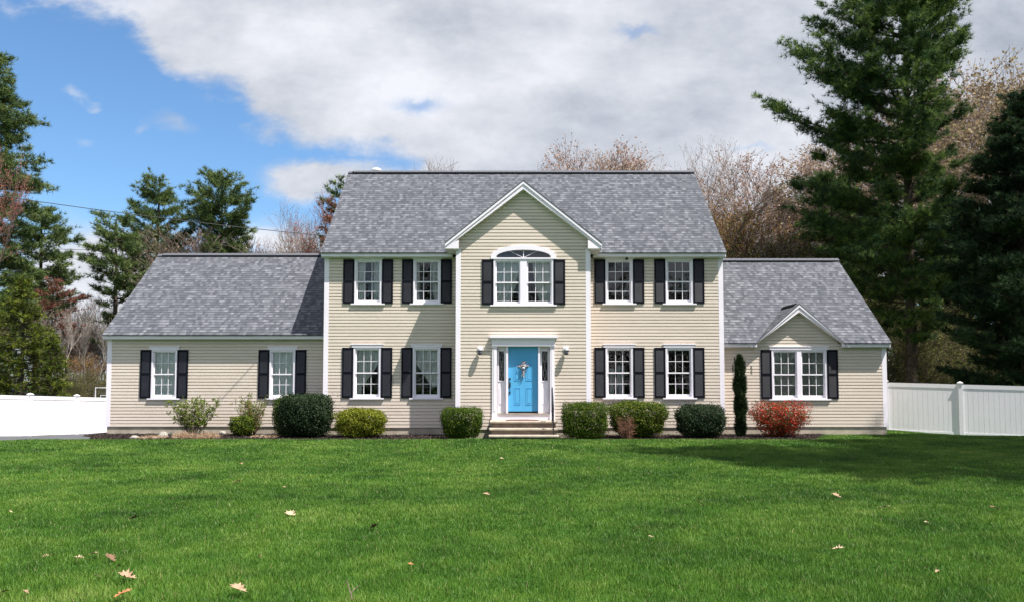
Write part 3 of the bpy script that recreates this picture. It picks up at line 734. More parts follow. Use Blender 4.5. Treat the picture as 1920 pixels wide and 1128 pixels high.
def sash_and_glass(cx, w_, z0, z1, Yp, win_o):
    """double hung: upper sash outside, lower sash inside; 3 x 2 lights each"""
    zm = (z0 + z1) / 2 + .0
    for (a, b, y_, bot) in ((zm - .022, z1, Yp + .006, .04), (z0, zm + .022, Yp + .036, .075)):
        mb = MB(); st = .040
        mb.box(cx - w_ / 2, cx - w_ / 2 + st, y_, y_ + .028, a, b); mb.box(cx + w_ / 2 - st, cx + w_ / 2, y_, y_ + .028, a, b)
        mb.box(cx - w_ / 2 + st, cx + w_ / 2 - st, y_ + .0015, y_ + .0265, a, a + bot); mb.box(cx - w_ / 2 + st, cx + w_ / 2 - st, y_ + .0015, y_ + .0265, b - .04, b)
        gx0_, gx1_ = cx - w_ / 2 + st, cx + w_ / 2 - st; ga, gb = a + bot, b - .04
        for i in (1, 2):
            xx = gx0_ + (gx1_ - gx0_) * i / 3; mb.box(xx - .0085, xx + .0085, y_ + .006, y_ + .02, ga, gb)
        zz = (ga + gb) / 2; mb.box(gx0_, gx1_, y_ + .0075, y_ + .0185, zz - .0085, zz + .0085)
        sub(mb, 'sash', M['sash'], win_o)
        mb = MB(); mb.face([(gx0_ - .01, y_ + .013, ga - .01), (gx1_ + .01, y_ + .013, ga - .01), (gx1_ + .01, y_ + .013, gb + .01), (gx0_ - .01, y_ + .013, gb + .01)])
        sub(mb, 'pane', M['glass'], win_o)
def build_window(wd):
    x, z0, z1, Yp, w_ = wd['x'], wd['z0'], wd['z1'], wd['Y'], wd['w']; c = .055
    mb = MB(); f = Yp - .042
    mb.box(x - w_ / 2, x - w_ / 2 + c, f, Yp + .09, z0, z1); mb.box(x + w_ / 2 - c, x + w_ / 2, f, Yp + .09, z0, z1)
    mb.box(x - w_ / 2 + c, x + w_ / 2 - c, f + .0015, Yp + .089, z1 - c, z1); mb.box(x - w_ / 2 + c, x + w_ / 2 - c, f + .012, Yp + .089, z0, z0 + .035)
    if wd['kind'] == 'double':
        mw = .10 if wd['Y'] == BY else .07
        mb.box(x - mw, x + mw, f + .003, Yp + .088, z0 + .0355, z1 - c - .0005)
    wo = hpart(mb, 'window', M['trim'])
    if wd['kind'] == 'double':
        mw = .10 if wd['Y'] == BY else .07
        half = (w_ / 2 - c - mw)
        for s in (-1, 1): sash_and_glass(x + s * (mw + half / 2), half, z0 + .036, z1 - c, Yp, wo)
    else: sash_and_glass(x, w_ - 2 * c, z0 + .036, z1 - c, Yp, wo)
    mb = MB(); mb.box(x - w_ / 2 - .10, x + w_ / 2 + .10, Yp - .085, Yp - .026, z0 - .042, z0 - .0015); sub(mb, 'sill', M['trim'], wo)
    if wd['hdr']:
        mb = MB(); mb.box(x - w_ / 2 - .06, x + w_ / 2 + .06, Yp - .056, Yp - .026, z1 + .0015, z1 + .085); mb.box(x - w_ / 2 - .085, x + w_ / 2 + .085, Yp - .072, Yp - .026, z1 + .086, z1 + .108)
        sub(mb, 'header', M['trim'], wo)
    xa, xb = x - w_ / 2 + .06, x + w_ / 2 - .06; zt_ = z1 - .04; zb_ = z0 + .05; yc = Yp + .115
    cu = wd['cur']
    def add(me): link('curtain', me, wo)
    if cu == 'full':
        add(curtain_mesh(xa, xb, zt_, lambda t: zb_, Yp + .082, 3.2, .007, M['blind']))
    elif cu == 'tan':
        xm = x
        add(curtain_mesh(xa, xm - .03, zt_, lambda t: zb_, Yp + .088, 3, .010, M['tanblind'])); add(curtain_mesh(xm + .03, xb, zt_, lambda t: zb_, Yp + .088, 2.3, .010, M['tanblind']))
    elif cu == 'sides':
        add(curtain_mesh(xa, xa + .24, zt_, lambda t: zb_, yc, 3, .02, M['curtain'])); add(curtain_mesh(xb - .22, xb, zt_, lambda t: zb_, yc, 3, .02, M['curtain']))
    elif cu == 'sides_right':
        add(curtain_mesh(xa, xa + .12, zt_, lambda t: zb_, yc, 2, .02, M['curtain'])); add(curtain_mesh(xb - .26, xb, zt_, lambda t: zb_, yc, 3, .025, M['curtain'], 'r'))
    elif cu == 'swag_left':
        add(curtain_mesh(xa, xb, zt_, lambda t: zb_ + .38 + .75 * t ** 2.2 - .12 * math.sin(math.pi * min(1, t * 2)), yc, 5, .03, M['curtain']))
        add(curtain_mesh(xa, xa + .16, zt_, lambda t: zb_, yc + .05, 2, .02, M['curtain']))
    elif cu == 'swag_right':
        add(curtain_mesh(xa, xb, zt_, lambda t: zb_ + .38 + .75 * (1 - t) ** 2.2 - .12 * math.sin(math.pi * min(1, (1 - t) * 2)), yc, 5, .03, M['curtain']))
    elif cu == 'faint':
        add(curtain_mesh(xa + .1, xa + .3, zt_ - .6, lambda t: zb_, yc + .55, 2, .03, M['curtain'])); add(curtain_mesh(xb - .35, xb - .1, zt_ - .5, lambda t: zb_, yc + .6, 2, .03, M['curtain']))
    elif cu == 'open':
        add(curtain_mesh(xa, x - .12, zt_, lambda t: zb_ + .25 * 0, yc, 5, .025, M['curtain'], 'l')); add(curtain_mesh(x + .28, xb, zt_, lambda t: zb_, yc, 4, .025, M['curtain'], 'r'))
    # shutters
    for s in (-1, 1):
        shutter(x + s * (w_ / 2 + .006 + .1725), z0 - .0, z1 - .005, Yp)
    return wo
shut_cache = {}
def shutter(xc, z0, z1, Yp):
    h = round(z1 - z0, 3); key = h
    if key not in shut_cache:
        mb = MB(); w2 = .1725; st = .048; f0, f1 = -.058, -.026; mid = h * .505
        mb.box(-w2, -w2 + st, f0, f1, 0, h); mb.box(w2 - st, w2, f0, f1, 0, h)
        for a, b in ((0, .07), (mid - .035, mid + .035), (h - .06, h)): mb.box(-w2 + st, w2 - st, f0 + .001, f1 - .001, a, b)
        lv = MB()
        for a, b in ((.07, mid - .035), (mid + .035, h - .06)):
            n = int((b - a) / .032); dz = (b - a) / n
            for i in range(n):
                q = a + i * dz
                lv.face([(-w2 + st, f0 + .008, q), (w2 - st, f0 + .008, q), (w2 - st, f1 - .012, q + dz), (-w2 + st, f1 - .012, q + dz)])
                lv.face([(-w2 + st, f1 - .012, q), (w2 - st, f1 - .012, q), (w2 - st, f0 + .008, q), (-w2 + st, f0 + .008, q)])
        shut_cache[key] = (mb.mesh('shutter', M['shutter']), lv.mesh('louver_panel', M['louver']))
    a, b = shut_cache[key]
    o = link('shutter', a, house); o.location = Vector((xc, Yp, z0)) - H0
    link('louver_panel', b, o)
for wd in wins: build_window(wd)

# arched fanlight over the bay window
xc = wA['x']; zb_ = wA['z1'] + .004
def arc(rx, rz, n, z_): return [(xc + rx * math.cos(math.pi * i / n), z_ + rz * abs(math.sin(math.pi * i / n)) ** .92) for i in range(n + 1)]
mb = MB(); N = 36; o_ = arc(.985, .375, N, zb_ + .045); i_ = arc(.83, .235, N, zb_ + .045); f0, f1 = BY - .055, BY + .06
for k in range(N):
    a, b, c_, d_ = o_[k], o_[k + 1], i_[k + 1], i_[k]
    mb.face([(a[0], f0, a[1]), (d_[0], f0, d_[1]), (c_[0], f0, c_[1]), (b[0], f0, b[1])])
    mb.face([(a[0], f0, a[1]), (b[0], f0, b[1]), (b[0], f1, b[1]), (a[0], f1, a[1])]); mb.face([(d_[0], f0, d_[1]), (d_[0], f1, d_[1]), (c_[0], f1, c_[1]), (c_[0], f0, c_[1])])
mb.box(xc - .985, xc + .985, BY - .06, BY + .06, zb_, zb_ + .045)
fan = hpart(mb, 'fanlight', M['trim'])
mb = MB()
mb.face([(x_, BY - .0, z_) for x_, z_ in arc(.84, .245, 24, zb_ + .04)]); sub(mb, 'pane', M['glass'], fan)
mb = MB()
for dx_, top in ((0, .235), (.42, .20), (-.42, .20)):
    mb.hull8([(xc - .012, BY - .02, zb_ + .045), (xc + .012, BY - .02, zb_ + .045), (xc + .012, BY - .004, zb_ + .045), (xc - .012, BY - .004, zb_ + .045),
              (xc + dx_ - .010, BY - .02, zb_ + .045 + top), (xc + dx_ + .010, BY - .02, zb_ + .045 + top), (xc + dx_ + .010, BY - .004, zb_ + .045 + top), (xc + dx_ - .010, BY - .004, zb_ + .045 + top)])
sub(mb, 'muntin', M['sash'], fan)

# --- door surround
def DX(px): return at(px, 700, BY).x
def DZ(py): return at(980, py, BY).z
zl = .455                                   # landing
mb = MB(); F0 = BY - .026
pl0, pl1, pr0, pr1 = DX(923), DX(931.8), DX(1031), DX(1039.5)
mb.box(DX(918), DX(1045), BY - .17, F0, DZ(633), DZ(629)); mb.box(DX(920), DX(1043), BY - .13, F0, DZ(635.5), DZ(633)); mb.box(DX(922), DX(1040.5), BY - .09, F0, DZ(646.5), DZ(635.5))
mb.box(DX(922), DX(1040.5), BY - .105, F0, DZ(648.2), DZ(646.5))
sur = hpart(mb, 'door_surround', M['trim'])
for a, b in ((pl0, pl1), (pr0, pr1)):
    mb = MB(); mb.box(a, b, BY - .07, F0, DZ(775), DZ(648.3)); mb.box(a - .012, b + .012, BY - .085, F0, DZ(652), DZ(649)); mb.box(a + .04, b - .04, BY - .08, BY - .07, DZ(770), DZ(655))
    mb.box(a - .012, b + .012, BY - .085, F0, zl, DZ(775.3)); sub(mb, 'pilaster', M['trim'], sur)
dl, dr = DX(953), DX(1008.7); zt_d, zb_d = DZ(648.8), DZ(773.5)
mb = MB(); mb.box(pl1, pr0, BY - .03, BY + .16, zl - .02, DZ(776)); sub(mb, 'base_panel', M['trim'], sur)
mb = MB(); mb.box(pl1 - .02, pr0 + .02, BY - .055, BY + .14, DZ(776) + .001, DZ(774)); sub(mb, 'threshold', M['steps'], sur)
mb = MB()
for a, b in ((DX(948.8), dl - .004), (dr + .004, DX(1012.6))): mb.box(a, b, BY - .045, BY + .14, DZ(773.8), zt_d)
mb.box(pl1, pr0, BY - .02, BY + .16, zt_d + .001, DZ(648.2) + .03)
sub(mb, 'jamb', M['trim'], sur)
# sidelights
for a, b in ((DX(932.2), DX(948.6)), (DX(1012.8), DX(1030.6))):
    mb = MB(); y_ = BY + .06; ga, gb = DZ(712.8), DZ(657.4); m_ = .055
    mb.box(a, a + m_, y_, y_ + .05, DZ(773.6), zt_d); mb.box(b - m_, b, y_, y_ + .05, DZ(773.6), zt_d)
    mb.box(a + m_, b - m_, y_ + .001, y_ + .049, gb, zt_d); mb.box(a + m_, b - m_, y_ + .001, y_ + .049, DZ(773.6), ga)
    mb.box(a + .035, b - .035, y_ - .012, y_ - .0005, ga - .03, ga - .0); mb.box(a + .035, b - .035, y_ - .012, y_ - .0005, gb, gb + .03)
    pa, pb = DZ(757), DZ(727); mb.box(a + .06, b - .06, y_ - .008, y_ - .0005, pa, pb)
    s_ = hpart(mb, 'sidelight', M['trim'])
    mb = MB(); mb.face([(a + m_, y_ + .03, ga), (b - m_, y_ + .03, ga), (b - m_, y_ + .03, gb), (a + m_, y_ + .03, gb)]); sub(mb, 'pane', M['glass'], s_)
    mb = MB(); xm = (a + b) / 2; mb.box(xm - .13, xm + .13, y_ + .10, y_ + .11, ga - .02, gb + .02); sub(mb, 'backing', M['interior'], s_)
    # leaded camework: a pair of curved diamonds
    mb = MB(); zm = (ga + gb) / 2; hh = (gb - ga) / 2
    for k in (-1, 1):
        pts = [Vector((xm + k * (b - a - 2 * m_) * .30 * math.sin(t * math.pi / 6) ** 2, y_ + .024, zm + hh * (-1 + 2 * t / 12))) for t in range(13)]
        mb.tube(pts, .004, 4)
    for zc in (zm - hh * .45, zm + hh * .45):
        mb.tube([Vector((xm + .045 * math.cos(q), y_ + .024, zc + .07 * math.sin(q))) for q in np.linspace(0, 2 * math.pi, 13)], .004, 4, False)
    sub(mb, 'leading', M['metal'], s_)
# the door leaf
yd = BY + .075
mb = MB(); mb.box(dl, dr, yd, yd + .045, zb_d, zt_d)
W_ = dr - dl
def panel(xa, xb, za, zb2):
    t = .018
    for (q0, q1, r0, r1) in ((xa, xb, za, za + t), (xa, xb, zb2 - t, zb2)): mb.box(q0, q1, yd - .008, yd - .0004, r0, r1)
    mb.box(xa, xa + t, yd - .0075, yd - .0004, za + t, zb2 - t); mb.box(xb - t, xb, yd - .0075, yd - .0004, za + t, zb2 - t)
    mb.box(xa + .045, xb - .045, yd - .006, yd - .0004, za + .045, zb2 - .045)
for xa, xb in ((DX(964), DX(975.7)), (DX(986), DX(998))):
    panel(xa, xb, DZ(758), DZ(726)); panel(xa, xb, DZ(713), DZ(680.5)); panel(xa, xb, DZ(675), DZ(660))
door = hpart(mb, 'front_door', M['door'])
mb = MB(); hx = DX(955.7)
mb.box(hx - .028, hx + .028, yd - .018, yd - .001, DZ(725), DZ(715.5)); mb.tube([(hx, yd - .02, DZ(718)), (hx, yd - .065, DZ(720)), (hx, yd - .07, DZ(728)), (hx, yd - .055, DZ(733)), (hx, yd - .02, DZ(735.5))], .012, 8)
mb.box(hx - .022, hx + .022, yd - .014, yd - .001, DZ(737.5), DZ(733)); sub(mb, 'door_handle', M['bronze'], door)
mb = MB(); mb.tube([(hx, yd - .001, DZ(709.5)), (hx, yd - .04, DZ(709.5))], .03, 14); sub(mb, 'deadbolt', M['bronze'], door)
mb = MB(); mb.box(dl + .004, dr - .004, yd - .02, yd - .001, zb_d + .003, zb_d + .045); sub(mb, 'door_sweep', M['bronze'], door)
# wall lamps either side of the entry bay's door
for px in (900.5, 1061.0):
    p = at(px, 655.5, BY)
    mb = MB()
    n = 24; ring = [(p.x + .088 * math.cos(2 * math.pi * i / n), p.z + .03 + .088 * math.sin(2 * math.pi * i / n)) for i in range(n)]
    mb.prism(ring, BY - .050, BY - .026); mb.tube([(p.x, BY - .045, p.z + .06), (p.x, BY - .12, p.z + .085), (p.x, BY - .16, p.z + .05)], .014, 8)
    lamp = hpart(mb, 'wall_lamp', M['lampwhite'])
    mb = MB(); mb.lathe((p.x, BY - .16, p.z), [(.030, .05), (.075, .035), (.088, -.02), (.085, -.035)], 18); sub(mb, 'lamp_shade', M['metal'], lamp, smooth=True)
    mb = MB(); mb.lathe((p.x, BY - .16, p.z), [(.070, -.034), (.070, -.10), (.055, -.15), (.015, -.16)], 16); sub(mb, 'lamp_glass', M['lampglass'], lamp, smooth=True)
# power cable dropping along the left corner of the main block
mb = MB(); mb.tube([(XL - .16, GY - .05, 2.93), (XL - .15, GY - .03, 2.0), (XL - .10, GY - .02, 1.4), (XL - .03, GY - .02, 1.0)], .009, 6); hpart(mb, 'drop_cable', M['rubber'])
# hose box / meter on the right corner board and flood light under the soffit
p = at(1175, 479.5, -.15); mb = MB(); mb.lathe((p.x, -.14, 5.36), [(.04, .075), (.05, .03), (.035, 0)], 12); hpart(mb, 'soffit_light', M['bronze'])

# ------------------------------------------------------------------ entry steps
steps = empty('front_steps', (.43, BY - .6, 0)); tag(steps, 'low tan concrete entry steps with rounded nosings below the blue door', 'steps')
SO = Vector((.43, BY - .6, 0))
def sp(mb, name, m, **k): o = mb.build(name, m, steps, **k); o.location = -SO; return o
ylist = [(BY - .80, zl, DX(921.5), DX(1040)), (BY - 1.09, .255, DX(921), DX(1040.5)), (BY - 1.36, .075, DX(920.5), DX(1041))]
ZT = [zl, .262, .085]
for i, (yf_, zt_, xa, xb) in enumerate(ylist):
    zt_ = ZT[i]; yb = BY - .03 if i == 0 else ylist[i - 1][0] + .03
    mb = MB(); pts = [(yb, zt_), (yb, zt_ - .07), (yf_ + .0, zt_ - .07)] + [(yf_ - .02 - .022 * math.sin(a), zt_ - .035 - .035 * math.cos(a)) for a in np.linspace(0, math.pi, 9)]
    xa2, xb2 = xa - .025, xb + .025; n = len(pts)
    mb.face([(xa2, y_, z_) for y_, z_ in pts]); mb.face([(xb2, y_, z_) for y_, z_ in pts[::-1]])
    for k in range(n):
        a, b = pts[k], pts[(k + 1) % n]; mb.face([(xa2, a[0], a[1]), (xb2, a[0], a[1]), (xb2, b[0], b[1]), (xa2, b[0], b[1])])
    sp(mb, 'tread', M['steps'])
    if i < 2:
        mb = MB(); mb.box(xa + .02, xb - .02, yf_ + .03, BY - .032, ZT[i + 1] - .02 if i < 2 else -.2, zt_ - .0705); sp(mb, 'riser', M['riser'])
mb = MB(); mb.box(DX(922), DX(1039.5), ylist[2][0] + .06, BY - .032, -.3, .014); sp(mb, 'base', M['riser'])
# single iron handrail at the right of the steps
hx = at(1035.5, 760, BY - .7).x
mb = MB(); mb.tube([(hx, BY - .68, zl - .01), (hx, BY - .68, zl + .93), (hx, BY - .74, zl + .96), (hx + .0, BY - 1.33, .085 + .80), (hx, BY - 1.40, .085 + .74)], .018, 8)
mb.tube([(hx, BY - 1.31, .08), (hx, BY - 1.31, .085 + .82)], .014, 8); mb.box(hx - .025, hx + .025, BY - .70, BY - .66, zl + .001, zl + .03)
for k in (.12, .7):
    mb.tube([(hx, BY - .70, zl + k), (hx, BY - 1.30, .085 + k - .05)], .009, 6)
for q in range(1, 4):
    yq = BY - .68 - q * .155; zq = zl - .09 * q; mb.tube([(hx, yq, zq + .05), (hx, yq, zq + .78)], .007, 6)
sp(mb, 'handrail', M['iron'])
# doormat (half-round)
mb = MB(); mc = at(979, 789, BY - .42).x
pts = [(mc + .48 * math.cos(a), BY - .62 + .46 * math.sin(a) ** .8 if math.sin(a) > 0 else BY - .62) for a in np.linspace(0, math.pi, 25)]
top = [(x_, y_, zl + .022) for x_, y_ in pts]; lo = [(x_, y_, zl + .002) for x_, y_ in pts]
mb.face(top); mb.face(lo[::-1])
for k in range(len(top)): j = (k + 1) % len(top); mb.face([lo[k], lo[j], top[j], top[k]])
tag(mb.build('doormat', M['mat']), 'reddish brown half-round doormat on the top step', 'doormat')
# hanging ornament on the door: small flower-trimmed cross
orn = empty('door_ornament', (DX(981.5), yd - .012, DZ(688))); tag(orn, 'pale cross shaped dried flower ornament hanging on the blue door', 'ornament')
Mp = leafmat('dried_flowers', (.42, .28, .26), (.55, .50, .48), (.25, .32, .42), .1, .9, .1, .2)
g = np.random.default_rng(3)
def spray(cx, cz, sx, sz, n, size):
    C = np.stack([g.normal(cx, sx, n), -np.abs(g.normal(.03, .015, n)), g.normal(cz, sz, n)], -1); return leaves(C, np.tile([0, -1.0, .2], (n, 1)), size, g, .6)
Vs, Fs, Ts = [], [], []; off = 0
for a in ((0, .02, .035, .06, 90, .05), (0, -.17, .022, .07, 60, .04), (-.09, .04, .05, .012, 40, .035), (.09, .04, .05, .012, 40, .035), (0, .14, .025, .03, 40, .035)):
    V, f_, t_ = spray(*a); Vs.append(V); Fs.append(f_ + off); Ts.append(t_); off += len(V)
link('flower_spray', arr_mesh('flower_spray', np.concatenate(Vs), [np.concatenate(Fs)], Mp, np.concatenate(Ts)), orn)
mb = MB(); mb.box(-.016, .016, -.012, -.001, -.27, .17); mb.box(-.16, .16, -.0115, -.0015, .025, .055); mb.tube([(0, -.006, .17), (0, -.006, .21)], .004, 6); mb.build('cross_frame', M['darktwig'], orn)
mb = MB(); mb.lathe((0, -.05, -.02), [(.03, -.03), (.045, 0), (.03, .03)], 10); mb.build('centre_blossom', mat('blue_white_petals', (.45, .52, .6), .8, .1, .3, 60), orn, smooth=True)

# ------------------------------------------------------------------ fences
def fence(name, p0, p1, H_, n, label, board=.15, seed=0):
    p0, p1 = Vector(p0), Vector(p1); d = Vector((p1.x - p0.x, p1.y - p0.y, 0)); L = d.length; d.normalize(); nrm = Vector((-d.y, d.x, 0))
    root = empty(name, p0); tag(root, label, 'fence')
    def loc(u_, e, z_):
        base = p0.z + (p1.z - p0.z) * u_ / L; return Vector((0, 0, 0)) + d * u_ + nrm * e + Vector((0, 0, base + z_ - p0.z))
    def bx(mb, u0, u1, e0, e1, z0, z1):
        mb.hull8([loc(u0, e0, z0), loc(u1, e0, z0), loc(u1, e1, z0), loc(u0, e1, z0), loc(u0, e0, z1), loc(u1, e0, z1), loc(u1, e1, z1), loc(u0, e1, z1)])
    for i in range(n):
        a, b = L * i / n + .065, L * (i + 1) / n - .065
        for q0, q1 in ((H_ - .17, H_ - .03), (.03, .15)):
            mb = MB(); bx(mb, a, b, -.022, .022, q0, q1); mb.build('rail', M['vinyl'], root)
        mb = MB(); k = int(round((b - a) / board)); bw_ = (b - a) / k
        for j in range(k): bx(mb, a + j * bw_ + .005, a + (j + 1) * bw_ - .005, -.011, .011, .1505, H_ - .1705); 
        bx(mb, a, b, -.006, .006, .152, H_ - .172)
        mb.build('board_panel', M['vinyl'], root)
    for i in range(n + 1):
        u_ = L * i / n; mb = MB(); bx(mb, u_ - .064, u_ + .064, -.064, .064, -.3, H_ + .0); po = mb.build('post', M['vinyl'], root)
        mb = MB(); c = [loc(u_ + a, e, H_ + .0005) for a, e in ((-.085, -.085), (.085, -.085), (.085, .085), (-.085, .085))]; c2 = [q + Vector((0, 0, .03)) for q in c]
        tp = loc(u_, 0, H_ + .075); mb.face(c[::-1])
        for k in range(4): mb.face([c[k], c[(k + 1) % 4], c2[(k + 1) % 4], c2[k]]); mb.face([c2[k], c2[(k + 1) % 4], tp])
        mb.build('post_cap', M['vinyl'], po)
    return root
def at_d(px, py, D): return at(px, py, CY + D)
# left: recedes to the back right; the two posts in view stand at x = 54 and 142
a0 = at(-34.5, 821, 1.7); b0 = at(54, 817.8, 4.0)
pA = at(54, 817.5, 4.15); pB = at(142, 814.5, 6.3)
dd = (pB - pA)
fl0 = pA - dd * 3; fl0.z = pA.z - dd.z * 3; fl1 = pA + dd * 3
fence('left_fence', fl0, fl1, 1.50, 6, 'white vinyl privacy fence beside the driveway at the left')
qA = at(1663, 812, 3.1); qB = at(1803, 818.5, 2.35); dd = qB - qA
fence('right_fence', qA, qA + dd * 3, 1.81, 3, 'white vinyl privacy fence running right from the house wing', board=.155)

# basketball hoop, seen in the gap by the garage corner
bb = empty('basketball_hoop', at(192, 800, 15)); tag(bb, 'clear backboard of a basketball hoop above the left fence', 'basketball hoop')
bo = bb.location.copy(); s_ = 39.9 / 1500
def bz(py): return at(192, py, 15).z - bo.z
x_l = at(178.5, 735, 15).x - bo.x; zt_, zb_ = bz(725), bz(757)
mb = MB(); wB = 1.1; t = .045
mb.box(x_l, x_l + wB, -.03, 0, zt_ - t, zt_); mb.box(x_l, x_l + wB, -.03, 0, zb_, zb_ + t); mb.box(x_l, x_l + t, -.029, -.001, zb_ + t, zt_ - t); mb.box(x_l + wB - t, x_l + wB, -.029, -.001, zb_ + t, zt_ - t)
fr = mb.build('backboard_frame', M['vinyl'], bb)
mb = MB(); mb.face([(x_l + t, -.015, zb_ + t), (x_l + wB - t, -.015, zb_ + t), (x_l + wB - t, -.015, zt_ - t), (x_l + t, -.015, zt_ - t)]); mb.build('backboard', M['glass'], bb)
mb = MB(); c_ = x_l + wB / 2; za, zb2 = zb_ + .12, zb_ + .46; mb.box(c_ - .28, c_ + .28, -.022, -.017, zb2 - .03, zb2); mb.box(c_ - .28, c_ - .25, -.022, -.017, za, zb2 - .03); mb.box(c_ + .25, c_ + .28, -.022, -.017, za, zb2 - .03); mb.build('target_square', M['vinyl'], bb)
mb = MB(); mb.tube([(c_, .5, -.8), (c_, .5, zb_ + .2), (c_, .02, zb_ + .4)], .05, 10); mb.build('pole', M['iron'], bb)
mb = MB(); mb.tube([(c_ + .22 * math.cos(a), -.28 + .22 * math.sin(a), za) for a in np.linspace(0, 2 * math.pi, 19)], .009, 6, False); mb.build('rim', mat('orange_rim', (.6, .12, .03), .5), bb)
# dark blue cover beyond the fence at the far left
c0 = at(0, 735, 10.5)
cv = empty('pool_cover', (c0.x - .8, 11.5, -.7)); tag(cv, 'dark navy covered pool showing over the fence at the far left', 'pool')
zt_ = at(0, 728, 11.5).z + .7; 
mb = MB(); mb.lathe((0, 0, 0), [(2.4, 0), (2.4, zt_ - .35), (2.34, zt_ - .25), (1.2, zt_ - .03), (.2, zt_ + .02)], 40); mb.build('cover', M['navy'], cv, smooth=True)

# ------------------------------------------------------------------ overhead cables
def cable(name, pts, label, sag=0.0, r=.012, n=24):
    a, b = Vector(pts[0]), Vector(pts[1]); P = [a.lerp(b, t) - Vector((0, 0, sag * 4 * t * (1 - t))) for t in np.linspace(0, 1, n)]
    mb = MB(); mb.tube(P, r, 6); return tag(mb.build(name, M['rubber']), label, 'cable')
A = at(608, 442, -.12); B = at(0, 378, -4.6); dB = (B - A)
cable('power_cable', (A, A + dB * 3.4 + Vector((0, 0, 2.6))), 'upper overhead cable sloping from the left edge to the main roof corner',   .75, .010)
cable('telephone_cable', (at(-300, 458, 30), at(640, 474, 30)), 'upper of two thin cables just above the left wing ridge', .1, .016)
cable('telephone_cable', (at(-300, 464, 32), at(640, 483, 32)), 'lower of two thin cables just above the left wing ridge', .1, .016)

# ------------------------------------------------------------------ shrubs
def blob_dir(g, n): return unit(g.normal(0, 1, (n, 3)))
def bush(name, label, px0, px1, ptop, pbot, Yc, m, n, leaf, square=2.6, seed=1, stems=True, depth=None, low=.0, shell=.72, lump=.10, tm=None):
    c = at((px0 + px1) / 2, pbot, Yc); tp = at((px0 + px1) / 2, ptop, Yc); rx = (at(px1, ptop, Yc).x - at(px0, ptop, Yc).x) / 2; z0 = -.05
    H_ = tp.z - z0; ry = depth or rx * .9
    ry = min(ry, .85)
    root = empty(name, (c.x, Yc, z0)); tag(root, label, 'shrub'); g = np.random.default_rng(seed); n = int(n * 2.1); shell *= .8; leaf *= 1.08; square *= 1.45
    d = blob_dir(g, n); p = square
    k = (np.abs(d[:, 0]) ** p + np.abs(d[:, 1]) ** p + np.abs(d[:, 2]) ** p) ** (-1 / p)
    q = d * k[:, None]
    rad = g.uniform(shell ** 3, 1, n) ** (1 / 3) * (1 + lump * (np.sin(d[:, 0] * 7 + seed) * np.sin(d[:, 1] * 6 + 1) + np.sin(d[:, 2] * 8 + d[:, 0] * 5 + seed * 2)) * .6) + np.where(g.uniform(0, 1, n) < .10, np.abs(g.normal(0, .10, n)), g.normal(0, .022, n))
    q = q * rad[:, None]
    # narrower towards the ground
    zf = (q[:, 2] + 1) / 2; taper = 1 - low * (1 - np.clip(zf, 0, 1)) ** 1.5
    C = np.stack([q[:, 0] * rx * taper, q[:, 1] * ry * taper, .03 + np.clip(zf, 0.01, None) * (H_ - .03) + g.normal(0, .008, n)], -1)
    Nn = unit(d + np.array([0, 0, .35])); V, f_, t_ = leaves(C, Nn, leaf, g, .6)
    link('foliage', arr_mesh('foliage', V, [f_], m, t_), root)
    if stems:
        P0, P1, R0, R1 = [], [], [], []
        for i in range(16):
            a = g.uniform(0, 2 * np.pi); r0 = g.uniform(.02, .12); e = np.array([math.cos(a) * rx * g.uniform(.2, .7), math.sin(a) * ry * g.uniform(.2, .7), H_ * g.uniform(.5, .8)])
            s0 = np.array([math.cos(a) * r0, math.sin(a) * r0, -.05]); mid = (s0 + e) / 2 + g.normal(0, .03, 3); P0 += [s0, mid]; P1 += [mid, e]; R0 += [.014, .010]; R1 += [.010, .005]
        V, f_ = prisms(P0, P1, R0, R1, 5); link('stems', arr_mesh('stems', V, [f_], M['darktwig']), root)
    return root
G_dark = leafmat('holly_leaf', (.007, .017, .006), (.014, .030, .010), (.050, .070, .035), .12, .6, .10, .2, 2)
G_box = leafmat('box_leaf', (.014, .034, .005), (.042, .078, .009), (.13, .175, .018), .28, .6, .07, .35, 4)
G_yel = leafmat('yellow_green_leaf', (.055, .078, .008), (.15, .175, .016), (.31, .31, .035), .32, .6, .08, .3, 5)
G_mid = leafmat('euonymus_leaf', (.020, .042, .006), (.060, .098, .012), (.20, .225, .03), .3, .6, .07, .4, 5)
G_red = leafmat('azalea_bloom', (.22, .02, .012), (.50, .035, .022), (.62, .10, .06), .3, .6, .3, .4, 5)
G_redg = leafmat('azalea_leaf', (.05, .07, .02), (.10, .11, .03), (.16, .14, .05), .3, .6, .3, .2, 5)
G_spr = leafmat('spring_leaf', (.06, .11, .015), (.14, .20, .03), (.26, .30, .055), .4, .6, .1, .2, 5)
G_col = leafmat('yew_leaf', (.010, .022, .008), (.022, .042, .014), (.06, .085, .03), .15, .6, .14, .2, 4)
G_rusty = leafmat('rusty_leaf', (.10, .035, .022), (.19, .075, .045), (.26, .13, .08), .25, .7, .2, .2, 4)
bush('holly_shrub', 'large dark green rounded holly shrub by the left corner of the main block', 524, 623, 738, 812, -1.0, G_dark, 15000, .050, 2.7, 21, lump=.06, low=.12)
bush('arborvitae_shrub', 'lighter green shrub against the left side of the large dark holly', 512, 552, 742, 810, -.75, G_box, 7000, .035, 2.5, 22, depth=.4, low=.15)
bush('boxwood_shrub', 'low yellow-green clipped shrub below the leftmost main block window', 632, 722, 766, 812, -1.1, G_yel, 10500, .045, 3.2, 23, depth=.55, low=.10)
bush('boxwood_shrub', 'square clipped green boxwood left of the entry steps', 826, 906, 763, 816, -1.75, G_box, 11000, .036, 4.2, 24, depth=.5, low=.22, lump=.04)
